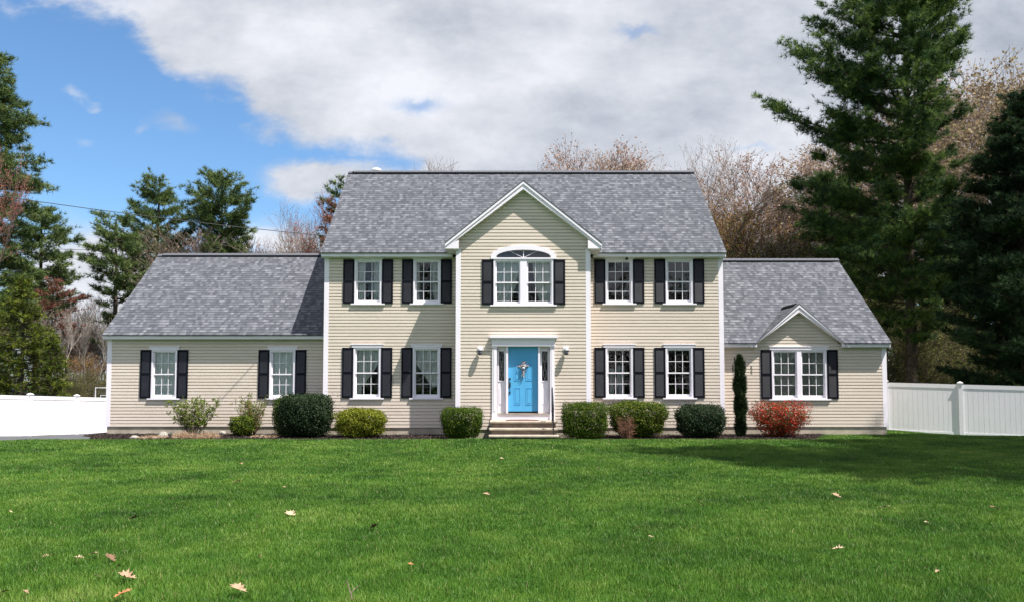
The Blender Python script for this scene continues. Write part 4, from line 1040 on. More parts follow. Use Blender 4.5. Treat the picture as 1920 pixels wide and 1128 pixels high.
bush('boxwood_shrub', 'square clipped green boxwood right of the entry steps', 1054, 1138, 754, 819, -1.75, G_box, 13500, .036, 4.5, 25, depth=.55, low=.06, lump=.035)
bush('euonymus_shrub', 'broad yellow-topped clipped shrub below the window right of the entry', 1138, 1254, 752, 819, -1.35, G_mid, 12500, .045, 3.2, 26, depth=.6, low=.32, lump=.07)
bush('euonymus_shrub', 'dark rounded shrub at the right corner of the main block', 1268, 1360, 757, 820, -1.35, G_dark, 13500, .042, 2.5, 27, depth=.65, low=.12, lump=.05)
bush('box_mound', 'small yellow-green mound in front of the thin reddish shrub', 432, 476, 779, 811, -.6, G_mid, 3600, .04, 2.3, 28, depth=.35, low=.05)

# columnar yew
def column():
    c = at(1389, 815, -.75); tp = at(1389, 664, -.75); H_ = tp.z + .06; g = np.random.default_rng(31); n = 12000
    root = empty('columnar_yew', (c.x, -.75, -.06)); tag(root, 'tall narrow dark columnar evergreen beside the red azalea', 'shrub')
    z = g.uniform(0, 1, n) ** .95; a = g.uniform(0, 2 * np.pi, n)
    prof = np.interp(z, [0, .05, .3, .6, .8, .9, 1], [.10, .15, .19, .195, .17, .11, .02])
    r = .74 * prof * g.uniform(.45, 1, n) ** .5 * (1 + .22 * np.sin(z * 23 + a * 2)) * (1 + .15 * np.sin(a * 5 + z * 9)) ; C = np.stack([np.cos(a) * r, np.sin(a) * r, z * (H_ - .05)], -1)
    D = unit(np.stack([np.cos(a) * .5, np.sin(a) * .5, np.ones(n)], -1)); C += g.normal(0, .02, C.shape) * [1, 1, .3]; V, f_, t_ = needles(C, D, 2, .10, .016, .5, g)
    # loose spikes on top
    for k in range(9):
        b = np.array([g.normal(0, .11), g.normal(0, .07), H_ * g.uniform(.74, .88)]); m = 60; zz = g.uniform(0, 1, m); Cc = b + np.stack([g.normal(0, .012, m), g.normal(0, .012, m), zz * g.uniform(.18, .34)], -1)
        V2, f2, t2 = needles(Cc, np.tile([0, 0, 1.0], (m, 1)), 2, .05, .012, .4, g); f_ = np.concatenate([f_, f2 + len(V)]); V = np.concatenate([V, V2]); t_ = np.concatenate([t_, t2])
    link('foliage', arr_mesh('foliage', V, [f_], G_col, t_), root)
    V, f_ = prisms([(0, 0, -.05), (0, 0, .5)], [(0, 0, .5), (.02, 0, H_ * .8)], [.035, .025], [.025, .01], 7); link('trunk', arr_mesh('trunk', V, [f_], M['darktwig']), root)
column()

def twiggy(name, label, px0, px1, ptop, Yc, n_st, mleaf, mtwig, nleaf, leaf, seed, extra=None, spreadp=1.0, zc=-.06, litter=None, flower=None):
    """many thin stems fanning from the base with small leaves"""
    c = at((px0 + px1) / 2, 800, Yc); rx = (at(px1, 780, Yc).x - at(px0, 780, Yc).x) / 2; H_ = at((px0 + px1) / 2, ptop, Yc).z - zc
    root = empty(name, (c.x, Yc, zc)); tag(root, label, 'shrub'); g = np.random.default_rng(seed)
    P0, P1, R0, R1, tips, tn = [], [], [], [], [], []
    for i in range(n_st):
        a = g.uniform(0, 2 * np.pi); e = np.array([math.cos(a) * rx * g.uniform(.1, 1) * spreadp, math.sin(a) * min(rx, .6) * g.uniform(.1, 1), H_ * g.uniform(.6, 1)])
        b = np.array([math.cos(a) * .08, math.sin(a) * .08, -.05]); p = b
        for k in range(1, 6):
            t = k / 5; q = b + (e - b) * np.array([t ** .9, t ** .9, t ** 1.05]) + g.normal(0, .02, 3); r = .010 * (1 - .75 * t)
            P0.append(p); P1.append(q); R0.append(r + .0025); R1.append(r); 
            if k >= 2:
                for s in range(3):
                    dd = unit(g.normal(0, 1, 3) + np.array([0, 0, .9])) * g.uniform(.08, .24); P0.append(q); P1.append(q + dd); R0.append(.004); R1.append(.002)
                    for _ in range(2): tips.append(q + dd * g.uniform(.4, 1)); tn.append(dd)
            p = q
    V, f_ = prisms(P0, P1, R0, R1, 4); link('stems', arr_mesh('stems', V, [f_], mtwig), root)
    tips = np.array(tips); sel = g.integers(0, len(tips), nleaf); C = tips[sel] + g.normal(0, .025, (nleaf, 3)); V, f_, t_ = leaves(C, unit(g.normal(0, 1, (nleaf, 3)) + [0, 0, .6]), leaf, g, .55)
    link('foliage', arr_mesh('foliage', V, [f_], mleaf, t_), root)
    if flower:
        fm, nf, fs = flower; sel = g.integers(0, len(tips), nf); C = tips[sel] + g.normal(0, .03, (nf, 3)); V, f_, t_ = leaves(C, unit(g.normal(0, 1, (nf, 3)) + [0, -.4, .6]), fs, g, .9)
        link('blossom', arr_mesh('blossom', V, [f_], fm, t_), root)
    return root
twiggy('forsythia_shrub', 'open twiggy shrub with fresh light green leaves under the leftmost window', 316, 413, 750, -.35, 34, G_spr, M['greybark'], 4200, .06, 41, spreadp=1.2)
twiggy('spirea_shrub', 'thin reddish brown twiggy shrub just left of the large dark holly', 438, 504, 746, -.25, 40, G_spr, M['redtwig'], 3000, .05, 42)
G_az = leafmat('azalea_mix', (.040, .070, .014), (.19, .045, .018), (.74, .040, .028), .3, .6, .12, .6, 4.5)
twiggy('barberry_seedling', 'small rusty twiggy shrub at the foot of the yellow-topped shrub', 1150, 1196, 786, -2.0, 26, G_rusty, M['redtwig'], 500, .035, 29)
azr = bush('azalea_shrub', 'red flowering azalea beside the columnar evergreen', 1403, 1521, 752, 815, -.95, G_az, 6200, .046, 2.7, 43, depth=.6, low=.45, shell=.35, lump=.16)

# dried ornamental grass in front of the forsythia
def straw(name, label, px0, px1, Yc, n, h, seed):
    g = np.random.default_rng(seed); a, b = at(px0, 815, Yc).x, at(px1, 815, Yc).x; root_x = (a + b) / 2
    k = 9; cx_ = g.uniform(a, b, k); cy_ = g.normal(Yc, .15, k); i = g.integers(0, k, n)
    C = np.stack([cx_[i] + g.normal(0, .10, n) - root_x, cy_[i] + g.normal(0, .08, n) - Yc, g.uniform(-.05, .0, n)], -1); D = unit(np.stack([g.normal(0, 1, n), g.normal(0, 1, n), g.uniform(.1, 1.1, n)], -1))
    V, f_, t_ = needles(C, D, 2, h, .012, .3, g); o = link(name, arr_mesh(name, V, [f_], M['straw'], t_)); o.location = (root_x, Yc, 0); return tag(o, label, 'dry grass')
straw('dried_grass_clump', 'tan matted dry grass in front of the leftmost twiggy shrub', 322, 405, -1.75, 1700, .22, 51)
straw('dried_grass_clump', 'small tuft of dry grass left of the pale rock in the mulch', 272, 300, -1.9, 260, .13, 52)
straw('dried_grass_clump', 'dry grass tuft below the small yellow-green mound', 478, 512, -1.4, 200, .10, 53)
# rocks in the bed
def rock(px, py, w_, h_, label, seed):
    g = np.random.default_rng(seed); p = gnd(px, py, -.05); n = 14; m = 9; V = []
    for j in range(m + 1):
        th = math.pi * j / m
        for i in range(n):
            ph = 2 * math.pi * i / n; r = 1 + .16 * math.sin(3 * ph + seed + j) * math.sin(th) + .12 * math.sin(2 * th + ph * 2 + seed * 1.7)
            V.append((w_ / 2 * r * math.sin(th) * math.cos(ph), w_ / 2 * .75 * r * math.sin(th) * math.sin(ph), h_ / 2 * r * math.cos(th)))
    Fq = [(j * n + i, j * n + (i + 1) % n, (j + 1) * n + (i + 1) % n, (j + 1) * n + i) for j in range(m) for i in range(n)]
    o = link('rock', arr_mesh('rock', np.array(V), [np.array(Fq)[:, ::-1]], M['rock'], smooth=False)); o.location = (p.x, p.y, -.05 + h_ * .2); o.rotation_euler = (0, 0, g.uniform(0, 6))
    return tag(o, label, 'rock')
rock(252, 821.5, .28, .13, 'pale flat rock at the left end of the row in the mulch', 1)
rock(305, 819.5, .36, .24, 'largest pale rock in the mulch beside the tan dry grass', 2)
rock(287, 822.5, .17, .08, 'small pale rock just left of the largest rock', 3)
rock(271, 823.0, .16, .07, 'small rock second from the left in the mulch row', 6)
rock(322, 815.5, .2, .14, 'grey rock behind the tan dry grass', 4)
rock(417, 813.0, .26, .14, 'tan rock between the dry grass and the small yellow-green mound', 5)
rock(497, 817.0, .32, .09, 'flat rock below the large dark holly', 7)

# ------------------------------------------------------------------ trees
def tree_root(name, label, x, y, group=None, cat='tree'):
    r = empty(name, (x, y, float(zt(x, y)) - .05)); return tag(r, label, cat, group)
def pine(label, px, D, prof, mleaf, seed, tuft=.24, wd=.035, per=8, step=.75, nb=5, tr=.28, up=.25, droop=0., name='pine_tree', group=None, dens=1.0, bark='bark', bare=0.0, gap=.16, spread=.55, topz=None, upv=0., bough=False):
    """prof: [(photo y, left x, right x)] from the top down, at distance D"""
    g = np.random.default_rng(seed); Yt = CY + D; x = at(px, 700, Yt).x; root = tree_root(name, label, x, Yt, group); z0 = root.location.z
    zs, rl, rr = [], [], []
    for (py, xl, xr) in prof:
        p = at(px, py, Yt); zs.append(p.z - z0); rl.append(max(.05, x - at(xl, py, Yt).x)); rr.append(max(.05, at(xr, py, Yt).x - x))
    zs, rl, rr = np.array(zs)[::-1], np.array(rl)[::-1], np.array(rr)[::-1]
    Ht = zs[-1]
    SP0, SP1, SR0, SR1, TC, TD = [], [], [], [], [], []
    # trunk with slight bends
    nz = 14; tx = np.cumsum(g.normal(0, .03, nz + 1)) * .6; ty = np.cumsum(g.normal(0, .03, nz + 1)) * .6; tz = np.linspace(-.3, Ht * .985, nz + 1)
    tx -= tx[0]; ty -= ty[0]
    trk0 = [(tx[i], ty[i], tz[i]) for i in range(nz)]; trk1 = [(tx[i + 1], ty[i + 1], tz[i + 1]) for i in range(nz)]
    trr = tr * (1 - .93 * (tz / Ht).clip(0, 1)) ** .9
    z = zs[0]
    while z < Ht:
        fr_ = z / Ht; k = nb + g.integers(-1, 2)
        a0 = g.uniform(0, 2 * np.pi)
        for j in range(max(2, k)):
            a = a0 + 2 * np.pi * j / k + g.normal(0, .3); ca = math.cos(a); rl_ = np.interp(z, zs, rl); rr_ = np.interp(z, zs, rr)
            L = (rl_ if ca < 0 else rr_) * abs(ca) + (rl_ + rr_) / 2 * (1 - abs(ca)); L *= g.uniform(.5, 1.08) ** .8
            if L < .12: L = .12
            ue = up * (1 + upv * (2 * fr_ - 1))
            bx_, by_ = np.interp(z, tz, tx), np.interp(z, tz, ty); o = np.array([bx_, by_, z - ue * L * .35 + g.uniform(-.5, .5) * step]); dirh = np.array([math.cos(a), math.sin(a), 0.])
            n = max(4, int(L / .45)); pts = []
            for i in range(n + 1):
                t = i / n; rise = ue * L * (t * .35 + .65 * t * t) - droop * L * math.sin(t * math.pi) * .5
                pts.append(o + dirh * L * t + np.array([0, 0, rise]) + g.normal(0, .03, 3) * (t > 0))
            for i in range(n):
                r0 = max(.008, .016 * L * (1 - i / n)); SP0.append(pts[i]); SP1.append(pts[i + 1]); SR0.append(r0); SR1.append(max(.006, .016 * L * (1 - (i + 1) / n)))
            # branchlets
            nb2 = int(L / (.42 if bough else .24) * dens) + 2
            for q in range(nb2):
                t = g.uniform(.22 + bare, 1.0) if L > 1 else g.uniform(.05, 1); i = min(n - 1, int(t * n)); p = pts[i] + (pts[i + 1] - pts[i]) * (t * n - i)
                side = 1 if q % 2 else -1; ang = a + side * g.uniform(.35, 1.1); l2 = (.16 + .42 * L ** .75 * (1.1 - t) * g.uniform(.5, 1.1)); l2 = min(l2, 1.7)
                if bough: l2 = min(2.4, (.25 + .60 * L ** .75 * (1.12 - t) * g.uniform(.45, 1.15)))
                d2 = np.array([math.cos(ang), math.sin(ang), g.uniform(.0, .55)]); d2 /= np.linalg.norm(d2); e = p + d2 * l2 + np.array([0, 0, .12 * l2])
                SP0.append(p); SP1.append(e); SR0.append(.009); SR1.append(.005)
                m = max(2, int(l2 / gap * (3.2 if bough else 1))); tt = (np.arange(m) + g.uniform(.3, 1, m)) / m; C = p + (e - p) * tt[:, None] + g.normal(0, 1, (m, 3)) * (np.array([.17, .17, .09]) * min(1, l2) if bough else .05); TC.append(C); TD.append(np.tile(unit(d2 + np.array([0, 0, .55])), (m, 1)))
            m = max(3, int(L / gap * .9)); tt = g.uniform(.35 + bare, 1, m)
            C = np.array([np.interp(tt * n, np.arange(n + 1), np.array(pts)[:, c]) for c in range(3)]).T; TC.append(C + g.normal(0, .04, C.shape)); TD.append(np.tile(unit(dirh + np.array([0, 0, .7])), (m, 1)))
        z += step * g.uniform(.7, 1.25) * (1 - .35 * fr_)
    TC = np.concatenate(TC); TD = np.concatenate(TD)
    ph = g.uniform(0, 6, 3); gapf = np.sin(TC[:, 0] * 2.1 + ph[0] + TC[:, 2] * .7) * np.sin(TC[:, 1] * 2.3 + ph[1]) * np.sin(TC[:, 2] * 2.6 + ph[2] + TC[:, 0] * .5)
    keep = (gapf > -.22) | (g.uniform(0, 1, len(TC)) < .35); TC, TD = TC[keep], TD[keep]
    V, f_, t_ = needles(TC, TD, per, tuft, wd, spread, g)
    link('crown', arr_mesh('crown', V, [f_], mleaf, t_), root)
    V, f_ = prisms(trk0, trk1, trr[:-1], trr[1:], 9); V2, f2 = prisms(SP0, SP1, SR0, SR1, 4)
    link('trunk', arr_mesh('trunk', np.concatenate([V, V2]), [np.concatenate([f_, f2 + len(V)])], M[bark]), root)
    return root
P_big = leafmat('white_pine_needles', (.016, .042, .018), (.050, .100, .028), (.16, .23, .050), .25, .6, .15, .6, .4)
P_far = leafmat('distant_pine_needles', (.036, .070, .026), (.095, .145, .045), (.21, .26, .085), .22, .6, .15, .45, .5)
P_dark = leafmat('shaded_pine_needles', (.008, .020, .012), (.024, .050, .022), (.06, .10, .038), .2, .65, .1, .45, .5)  # needle colour darkened to carry the shade the right-hand pines stand in
P_yel = leafmat('hemlock_needles', (.034, .062, .010), (.095, .130, .016), (.22, .25, .032), .25, .6, .15, .5, 1.1)
P_rust = leafmat('browning_needles', (.10, .055, .035), (.21, .085, .062), (.30, .13, .09), .2, .7, .15, .4, .7)

# right side
pine('tallest white pine at the right, its top running out of the frame', 1712, 36,
     [(-260, 1680, 1740), (-150, 1635, 1775), (0, 1585, 1812), (70, 1490, 1815), (150, 1480, 1785), (225, 1418, 1770), (300, 1490, 1765), (350, 1490, 1770), (430, 1480, 1820), (500, 1540, 1800), (570, 1600, 1790), (625, 1650, 1765)],
     P_big, 101, tuft=.27, wd=.022, per=15, step=.78, nb=6, tr=.27, up=.50, upv=.7, dens=1.15, gap=.13, spread=.85, bough=True)
pine('pine showing left of the tallest pine, low over the right wing ridge', 1560, 43, [(318, 1530, 1590), (345, 1495, 1620), (400, 1480, 1640), (470, 1485, 1650), (540, 1500, 1650)], P_big, 105, tuft=.27, wd=.024, per=14, step=.9, nb=6, tr=.2, up=.12, dens=1.2, gap=.14, spread=.85, bough=True)
pine('very dark dense pine filling the right edge above the fence', 1925, 31,
     [(190, 1905, 1945), (240, 1868, 1990), (330, 1825, 2040), (430, 1785, 2070), (560, 1750, 2090), (650, 1765, 2100), (735, 1790, 2060)], P_dark, 102, tuft=.26, wd=.026, per=13, step=.55, nb=7, tr=.25, up=.25, dens=1.15, gap=.13, spread=.85, bough=True)
pine('slim dark pine behind the tallest pine at the right', 1640, 46, [(395, 1620, 1655), (450, 1570, 1700), (520, 1560, 1720), (620, 1575, 1710)], P_dark, 103, tuft=.27, wd=.03, per=12, step=.6, nb=6, tr=.18, up=.2, dens=1.1, bough=True)
pine('shaded pine between the tallest pine and the dark edge pine', 1790, 44, [(370, 1770, 1800), (450, 1720, 1850), (560, 1700, 1880), (640, 1700, 1880), (700, 1720, 1860)], P_dark, 104, tuft=.27, wd=.03, per=12, step=.5, nb=7, tr=.2, up=.15, dens=1.2, bough=True)
# left side
pine('tall layered pine at the left edge of the frame', -30, 44, [(100, -50, 5), (195, -90, 42), (240, -110, 88), (262, -110, 45), (300, -130, 75), (345, -140, 122), (372, -150, 60), (430, -150, 60), (520, -150, 60), (640, -150, 40)],
     P_far, 111, tuft=.32, wd=.034, per=10, step=.8, nb=7, tr=.35, up=.08, dens=.95, gap=.17, bough=True, spread=.8)
pine('ragged pine with upswept limbs left of the garage roof', 68, 50, [(380, 50, 85), (410, 30, 110), (455, 0, 152), (510, -10, 140), (560, -10, 165), (605, 0, 150), (640, 20, 120)], P_far, 112, tuft=.32, wd=.034, per=10, step=.75, nb=6, tr=.24, up=.30, gap=.17, bough=True, spread=.8, dens=.85)
pine('narrow topped pine behind the left end of the garage ridge', 288, 54, [(325, 275, 292), (350, 250, 308), (385, 262, 330), (410, 222, 340), (450, 190, 360), (500, 200, 370), (560, 210, 370)], P_far, 113, tuft=.32, wd=.034, per=10, step=.85, nb=6, tr=.28, up=.55, gap=.17, dens=.95, bough=True, spread=.8)
pine('broad round topped pine above the garage ridge', 410, 54, [(336, 385, 425), (352, 355, 455), (390, 334, 480), (425, 340, 486), (465, 350, 470), (520, 350, 470)], P_far, 114, tuft=.32, wd=.034, per=10, step=.75, nb=7, tr=.28, up=.75, gap=.16, dens=1.0, bough=True, spread=.8)
pine('lower pine with spreading limbs at the left end of the garage roof', 215, 50, [(405, 195, 235), (430, 170, 262), (490, 152, 290), (540, 160, 290), (570, 190, 280), (600, 195, 260), (640, 175, 250)], P_far, 115, tuft=.32, wd=.034, per=10, step=.95, nb=6, tr=.25, up=.25, gap=.17, bough=True, spread=.8, dens=.85)
pine('part green part rusty pine behind the left edge of the main roof', 648, 46, [(330, 640, 660), (350, 618, 690), (385, 600, 700), (420, 595, 700), (470, 600, 700)], P_far, 116, tuft=.32, wd=.042, per=11, step=.7, nb=6, tr=.2, up=.4, gap=.17)
pine('rusty browned pine limbs beside the left edge of the main roof', 632, 44, [(362, 620, 640), (385, 606, 650), (410, 598, 655), (440, 596, 655), (475, 600, 655)], P_rust, 117, tuft=.24, wd=.035, step=.6, nb=5, tr=.12, up=.4, gap=.2)
# conical evergreens over the left fence
pine('yellow-green conical hemlock above the left fence', 40, 34, [(525, 36, 46), (560, 15, 65), (600, -5, 85), (650, -20, 100), (700, -30, 108), (745, -30, 112)], P_yel, 121, tuft=.16, wd=.028, per=8, step=.30, nb=8, tr=.14, up=.0, droop=.1, dens=1.6, gap=.12, spread=.8, name='hemlock_tree')
pine('shorter bushy hemlock right of the conical one above the left fence', 98, 33, [(635, 94, 102), (665, 80, 118), (700, 75, 128), (745, 72, 135)], P_yel, 122, tuft=.15, wd=.028, per=8, step=.28, nb=8, tr=.1, up=.0, droop=.1, dens=1.5, gap=.12, spread=.8, name='hemlock_tree')
pine('dark conical hemlock cut by the left frame edge', -22, 36, [(560, -26, -16), (620, -60, 10), (690, -80, 30), (745, -80, 40)], P_yel, 123, tuft=.16, wd=.03, per=8, step=.32, nb=8, tr=.12, up=.0, droop=.1, dens=1.4, gap=.12, spread=.8, name='hemlock_tree')

# deciduous trees in bud
def decid_mesh(seed, H_, spread, levels, bark, mleaf, nleaf, leaf, r0=.14, upb=.35, start=.25, kids=4, lean=0., tipr=.006, multi=1):
    g = np.random.default_rng(seed); S = []; tips = []
    def grow(p, d, L, r, lv):
        n = 4 if lv > 1 else 3; q = p
        for i in range(n):
            d = unit(d + g.normal(0, .13, 3) + np.array([0, 0, .05 * upb])); e = q + d * L / n; r1 = max(tipr, r * (1 - .5 * (i + 1) / n)) if lv > 0 else tipr
            S.append((q, e, max(tipr, r * (1 - .5 * i / n)), r1)); q = e
            if lv > 0 and (i >= 1 or lv < levels):
                for _ in range(1 if g.random() < .75 else 2):
                    ax = unit(np.cross(d, g.normal(0, 1, 3))); dd = unit(d * math.cos(.0) + ax * g.uniform(.45, .95) * spread + np.array([0, 0, upb * .5]))
                    grow(e, dd, L * g.uniform(.5, .72), r * .5, lv - 1)
            if lv == 0: tips.append(e); tips.append((q + e) / 2)
        if lv > 0:
            for _ in range(2): grow(q, unit(d + g.normal(0, .35 * spread, 3) + np.array([0, 0, upb * .3])), L * g.uniform(.5, .7), r * .5, lv - 1)
    for k in range(multi):
        d0 = unit(np.array([lean + g.normal(0, .12 * (multi > 1)), g.normal(0, .12 * (multi > 1)), 1.]))
        b = np.array([g.normal(0, .3), g.normal(0, .3), 0]) * (multi > 1)
        S.append((b - np.array([0, 0, .3]), b + d0 * H_ * start, r0, r0 * .8)); grow(b + d0 * H_ * start, d0, H_ * .42, r0 * .8, levels)
    P0 = np.array([s[0] for s in S]); P1 = np.array([s[1] for s in S]); R0 = np.array([s[2] for s in S]); R1 = np.array([s[3] for s in S])
    top = P1[:, 2].max(); sc = H_ / top; P0 *= [1, 1, sc]; P1 *= [1, 1, sc]
    thick = R0 > .03; V, f_ = prisms(P0[thick], P1[thick], R0[thick], R1[thick], 7); V2, f2 = prisms(P0[~thick], P1[~thick], R0[~thick], R1[~thick], 3)
    tm = arr_mesh('trunk', np.concatenate([V, V2]), [np.concatenate([f_, f2 + len(V)])], bark)
    tips = np.array(tips) * [1, 1, sc]; sel = g.integers(0, len(tips), nleaf); C = tips[sel] + g.normal(0, .09, (nleaf, 3)); V, f_, t_ = leaves(C, unit(g.normal(0, 1, (nleaf, 3))), leaf, g, .6)
    return tm, arr_mesh('crown', V, [f_], mleaf, t_)
L_tan = leafmat('tan_buds', (.24, .16, .12), (.42, .30, .23), (.58, .46, .37), .35, .8, .1, .25, .5)
L_pink = leafmat('pink_buds', (.26, .15, .12), (.44, .28, .23), (.58, .43, .36), .35, .8, .1, .25, .5)
L_org = leafmat('orange_buds', (.20, .10, .035), (.33, .17, .065), (.28, .28, .08), .35, .8, .1, .4, .6)
L_grn = leafmat('young_green', (.05, .065, .016), (.12, .14, .035), (.28, .28, .08), .35, .8, .1, .5, .9)
L_red = leafmat('red_maple_flower', (.22, .06, .05), (.38, .12, .095), (.48, .21, .17), .35, .8, .1, .3, .6)
L_gold = leafmat('golden_buds', (.15, .11, .06), (.27, .20, .115), (.38, .31, .18), .35, .8, .1, .4, .6)
protos = {
 'tan_a': decid_mesh(201, 15, .85, 4, M['greybark'], L_tan, 15000, .12, multi=1), 'tan_b': decid_mesh(202, 14, .75, 4, M['greybark'], L_pink, 15000, .115, multi=2, r0=.11),
 'org': decid_mesh(203, 12, .85, 4, M['darktwig'], L_org, 11000, .14, multi=2, r0=.10), 'bare': decid_mesh(204, 16, .9, 4, M['greybark'], L_tan, 1500, .09, r0=.13, lean=.18),
 'gold': decid_mesh(205, 17, .8, 4, M['greybark'], L_gold, 17000, .15, multi=2, r0=.13), 'green': decid_mesh(206, 9, .9, 4, M['darktwig'], L_grn, 9000, .11, multi=3, r0=.06, start=.15),
 'red': decid_mesh(207, 14, .8, 4, M['greybark'], L_red, 6000, .11, multi=1), 'birch': decid_mesh(208, 10, .45, 3, M['whitebark'], L_tan, 500, .08, multi=2, r0=.06, start=.4, upb=.8, tipr=.007),
 'thin': decid_mesh(209, 10, .6, 4, M['greybark'], L_pink, 900, .08, multi=3, r0=.05, start=.2, upb=.6)}
protoH = {'tan_a': 15, 'tan_b': 14, 'org': 12, 'bare': 16, 'gold': 17, 'green': 9, 'red': 14, 'birch': 10, 'thin': 10}
def decid(kind, px, ptop, D, label, rz=0., wide=1.0, name=None, group=None):
    Yt = CY + D; x = at(px, 700, Yt).x; tp = at(px, ptop, Yt); nm = name or {'birch': 'birch_tree', 'green': 'understory_tree', 'red': 'maple_tree'}.get(kind, 'budding_tree')
    r = tree_root(nm, label, x, Yt, group); s = (tp.z - r.location.z) / protoH[kind]; a, b = protos[kind]; r.rotation_euler = (0, 0, rz); r.scale = (s * wide, s * wide, s)
    link('trunk', a, r); link('crown', b, r); return r
# behind the main ridge
decid('bare', 795, 290, 62, 'bare treetop poking over the left part of the main ridge', 1.0, .8)
decid('bare', 880, 297, 64, 'low bare treetop just right of the first one over the main ridge', 3.0, .9)
decid('tan_a', 1105, 276, 60, 'pale budding treetop above the ridge left of the tan group', .4, .8)
decid('tan_b', 1185, 272, 62, 'widest pale budding treetop above the right part of the main ridge', 2.0, 1.0)
decid('tan_a', 1245, 285, 60, 'small pale budding treetop near the right end of the main ridge', 3.5, .7)
decid('bare', 1318, 250, 42, 'leaning bare tree with a dark trunk at the right end of the main roof', .2, .75)
decid('org', 1385, 350, 48, 'orange and green budding tree behind the right wing ridge', 1.1, .9)
decid('org', 1350, 400, 44, 'low orange tinged tree beside the main roof edge', 2.6, .8)
decid('tan_b', 1460, 278, 54, 'dense tan budding tree left of the tallest pine', .9, 1.15)
decid('tan_a', 1530, 285, 58, 'tan budding tree partly behind the tallest pine', 5.2, 1.2)
decid('green', 1440, 430, 42, 'young green tree just above the right wing ridge', .7, 1.1)
decid('gold', 1870, 95, 50, 'golden brown budding tree at the upper right', 1.4, 1.1)
decid('gold', 1960, 120, 52, 'golden budding tree cut by the right frame edge', 3.3, 1.1)
decid('tan_a', 1800, 170, 54, 'tan budding tree between the tallest pine and the golden tree', 2.3, .9)
decid('tan_b', 1850, 125, 56, 'tan twiggy tree left of the golden brown tree', .3, 1.2)
decid('tan_a', 1920, 150, 57, 'tan twiggy tree at the right edge behind the golden tree', 5.3, 1.3)
decid('gold', 1760, 330, 52, 'golden brown tree behind the tallest pine trunk', 4.6, 1.1)
decid('tan_b', 1620, 380, 56, 'tan tree behind the lower limbs of the tallest pine', 1.6, 1.2)
for i, (px, pt, D, lab) in enumerate([(1600, 500, 44, 'green understory tree beside the right wing rake'), (1660, 560, 40, 'green understory tree left of the tallest pine trunk'), (1735, 550, 42, 'green understory tree right of the tallest pine trunk'),
        (1800, 590, 40, 'green understory tree behind the middle fence post at right'), (1870, 600, 42, 'green understory tree under the dark edge pine'), (1560, 470, 50, 'green understory tree behind the right wing ridge end'), (1690, 640, 37, 'low leafy sapling just over the right fence'), (1770, 650, 37, 'low leafy sapling right of the fence post')]):
    decid('green', px, pt, D, lab, i * 1.3, 1.2)
# left background
for i, (px, pt, D, lab) in enumerate([(115, 560, 44, 'bare white stemmed birch above the fence near the hemlocks'), (140, 545, 50, 'pale birch in the middle of the gap left of the garage'), (165, 590, 46, 'thin birch in the gap left of the garage'), (190, 570, 52, 'birch nearest the garage corner')]):
    decid('birch', px, pt, D, lab, i * 1.7, .9)
for i, (px, pt, D, lab) in enumerate([(130, 590, 56, 'twiggy bare thicket tree behind the birches'), (170, 560, 60, 'pinkish bare tree behind the garage corner'), (205, 600, 58, 'twiggy tree hidden partly by the garage roof edge'), (80, 600, 50, 'bare twigs between the hemlocks')]):
    decid('thin', px, pt, D, lab, i * 1.1, 1.2)
decid('org', 150, 655, 48, 'low orange brown bush tree over the left fence', .5, 1.3); decid('green', 185, 690, 44, 'low green brush by the garage corner', .5, 1.2)
decid('green', 125, 690, 40, 'low olive brush right of the hemlocks', 1.5, 1.0)
decid('red', 400, 440, 60, 'reddish bare tree low above the garage ridge', .7, 1.1); decid('thin', 440, 446, 58, 'brownish pink thicket top above the garage ridge', 1.7, 1.5); decid('thin', 505, 456, 60, 'sparse pink twigs above the garage ridge right of the round pine', 3.1, 1.3); decid('tan_b', 480, 452, 60, 'pinkish twiggy treetop above the garage ridge', 2.7, .7)
decid('red', 626, 362, 45, 'red budding tree beside the left edge of the main roof', 1.2, .55)
decid('bare', 572, 372, 48, 'bare grey tree just left of the main roof edge', 2.9, .62); decid('bare', 592, 400, 47, 'smaller bare tree touching the main roof edge', 4.2, .6)
decid('red', -30, 262, 30, 'red flowering maple reaching in from the left frame edge', 2.0, .42)
pine('rusty browned pine low behind the conical hemlocks', 95, 47, [(528, 85, 105), (550, 50, 140), (585, 20, 165), (620, 40, 150)], P_rust, 118, tuft=.26, wd=.035, step=.7, nb=5, tr=.12, up=.15, gap=.18)

# far wood that closes the horizon
def farwood(name, label, x0, x1, y0, y1, h0, h1, n, leaf, cols, seed, m=300):
    g = np.random.default_rng(seed)
    x = g.uniform(x0, x1, n); y = g.uniform(y0, y1, n); q = .5 + .25 * np.sin(x * .33 + seed) + .16 * np.sin(x * .91 + 1) + .09 * np.sin(x * 2.3 + y); hm = h0 + (h1 - h0) * q; z = -.7 + hm * g.uniform(0, 1, n) ** .8
    V, f_, t_ = leaves(np.stack([x, y, z], -1), unit(g.normal(0, 1, (n, 3))), leaf, g, .6)
    bx_ = g.uniform(x0, x1, m); by_ = g.uniform(y0, y1, m); hh = g.uniform(h0 * .8, h1 * 1.0, m); V2, f2 = prisms(np.stack([bx_, by_, np.full(m, -1.)], -1), np.stack([bx_ + g.normal(0, .5, m), by_, hh], -1), np.full(m, .10), np.full(m, .02), 4)
    o = link(name, arr_mesh(name, np.concatenate([V, V2]), [f_, f2 + len(V)], leafmat(name + '_leaf', *cols, .3, .8, .1, .5, .15), np.concatenate([t_, np.full(len(V2), .1)])))
    tag(o, label, 'woodland', kind='stuff')
brown = ((.06, .045, .032), (.12, .09, .065), (.13, .14, .05)); dgreen = ((.016, .024, .012), (.035, .050, .020), (.075, .085, .030))
farwood('distant_wood', 'far brown woodland low behind the trees at the left', -95, 12, 60, 80, 1.5, 4.5, 16000, .36, brown, 77)
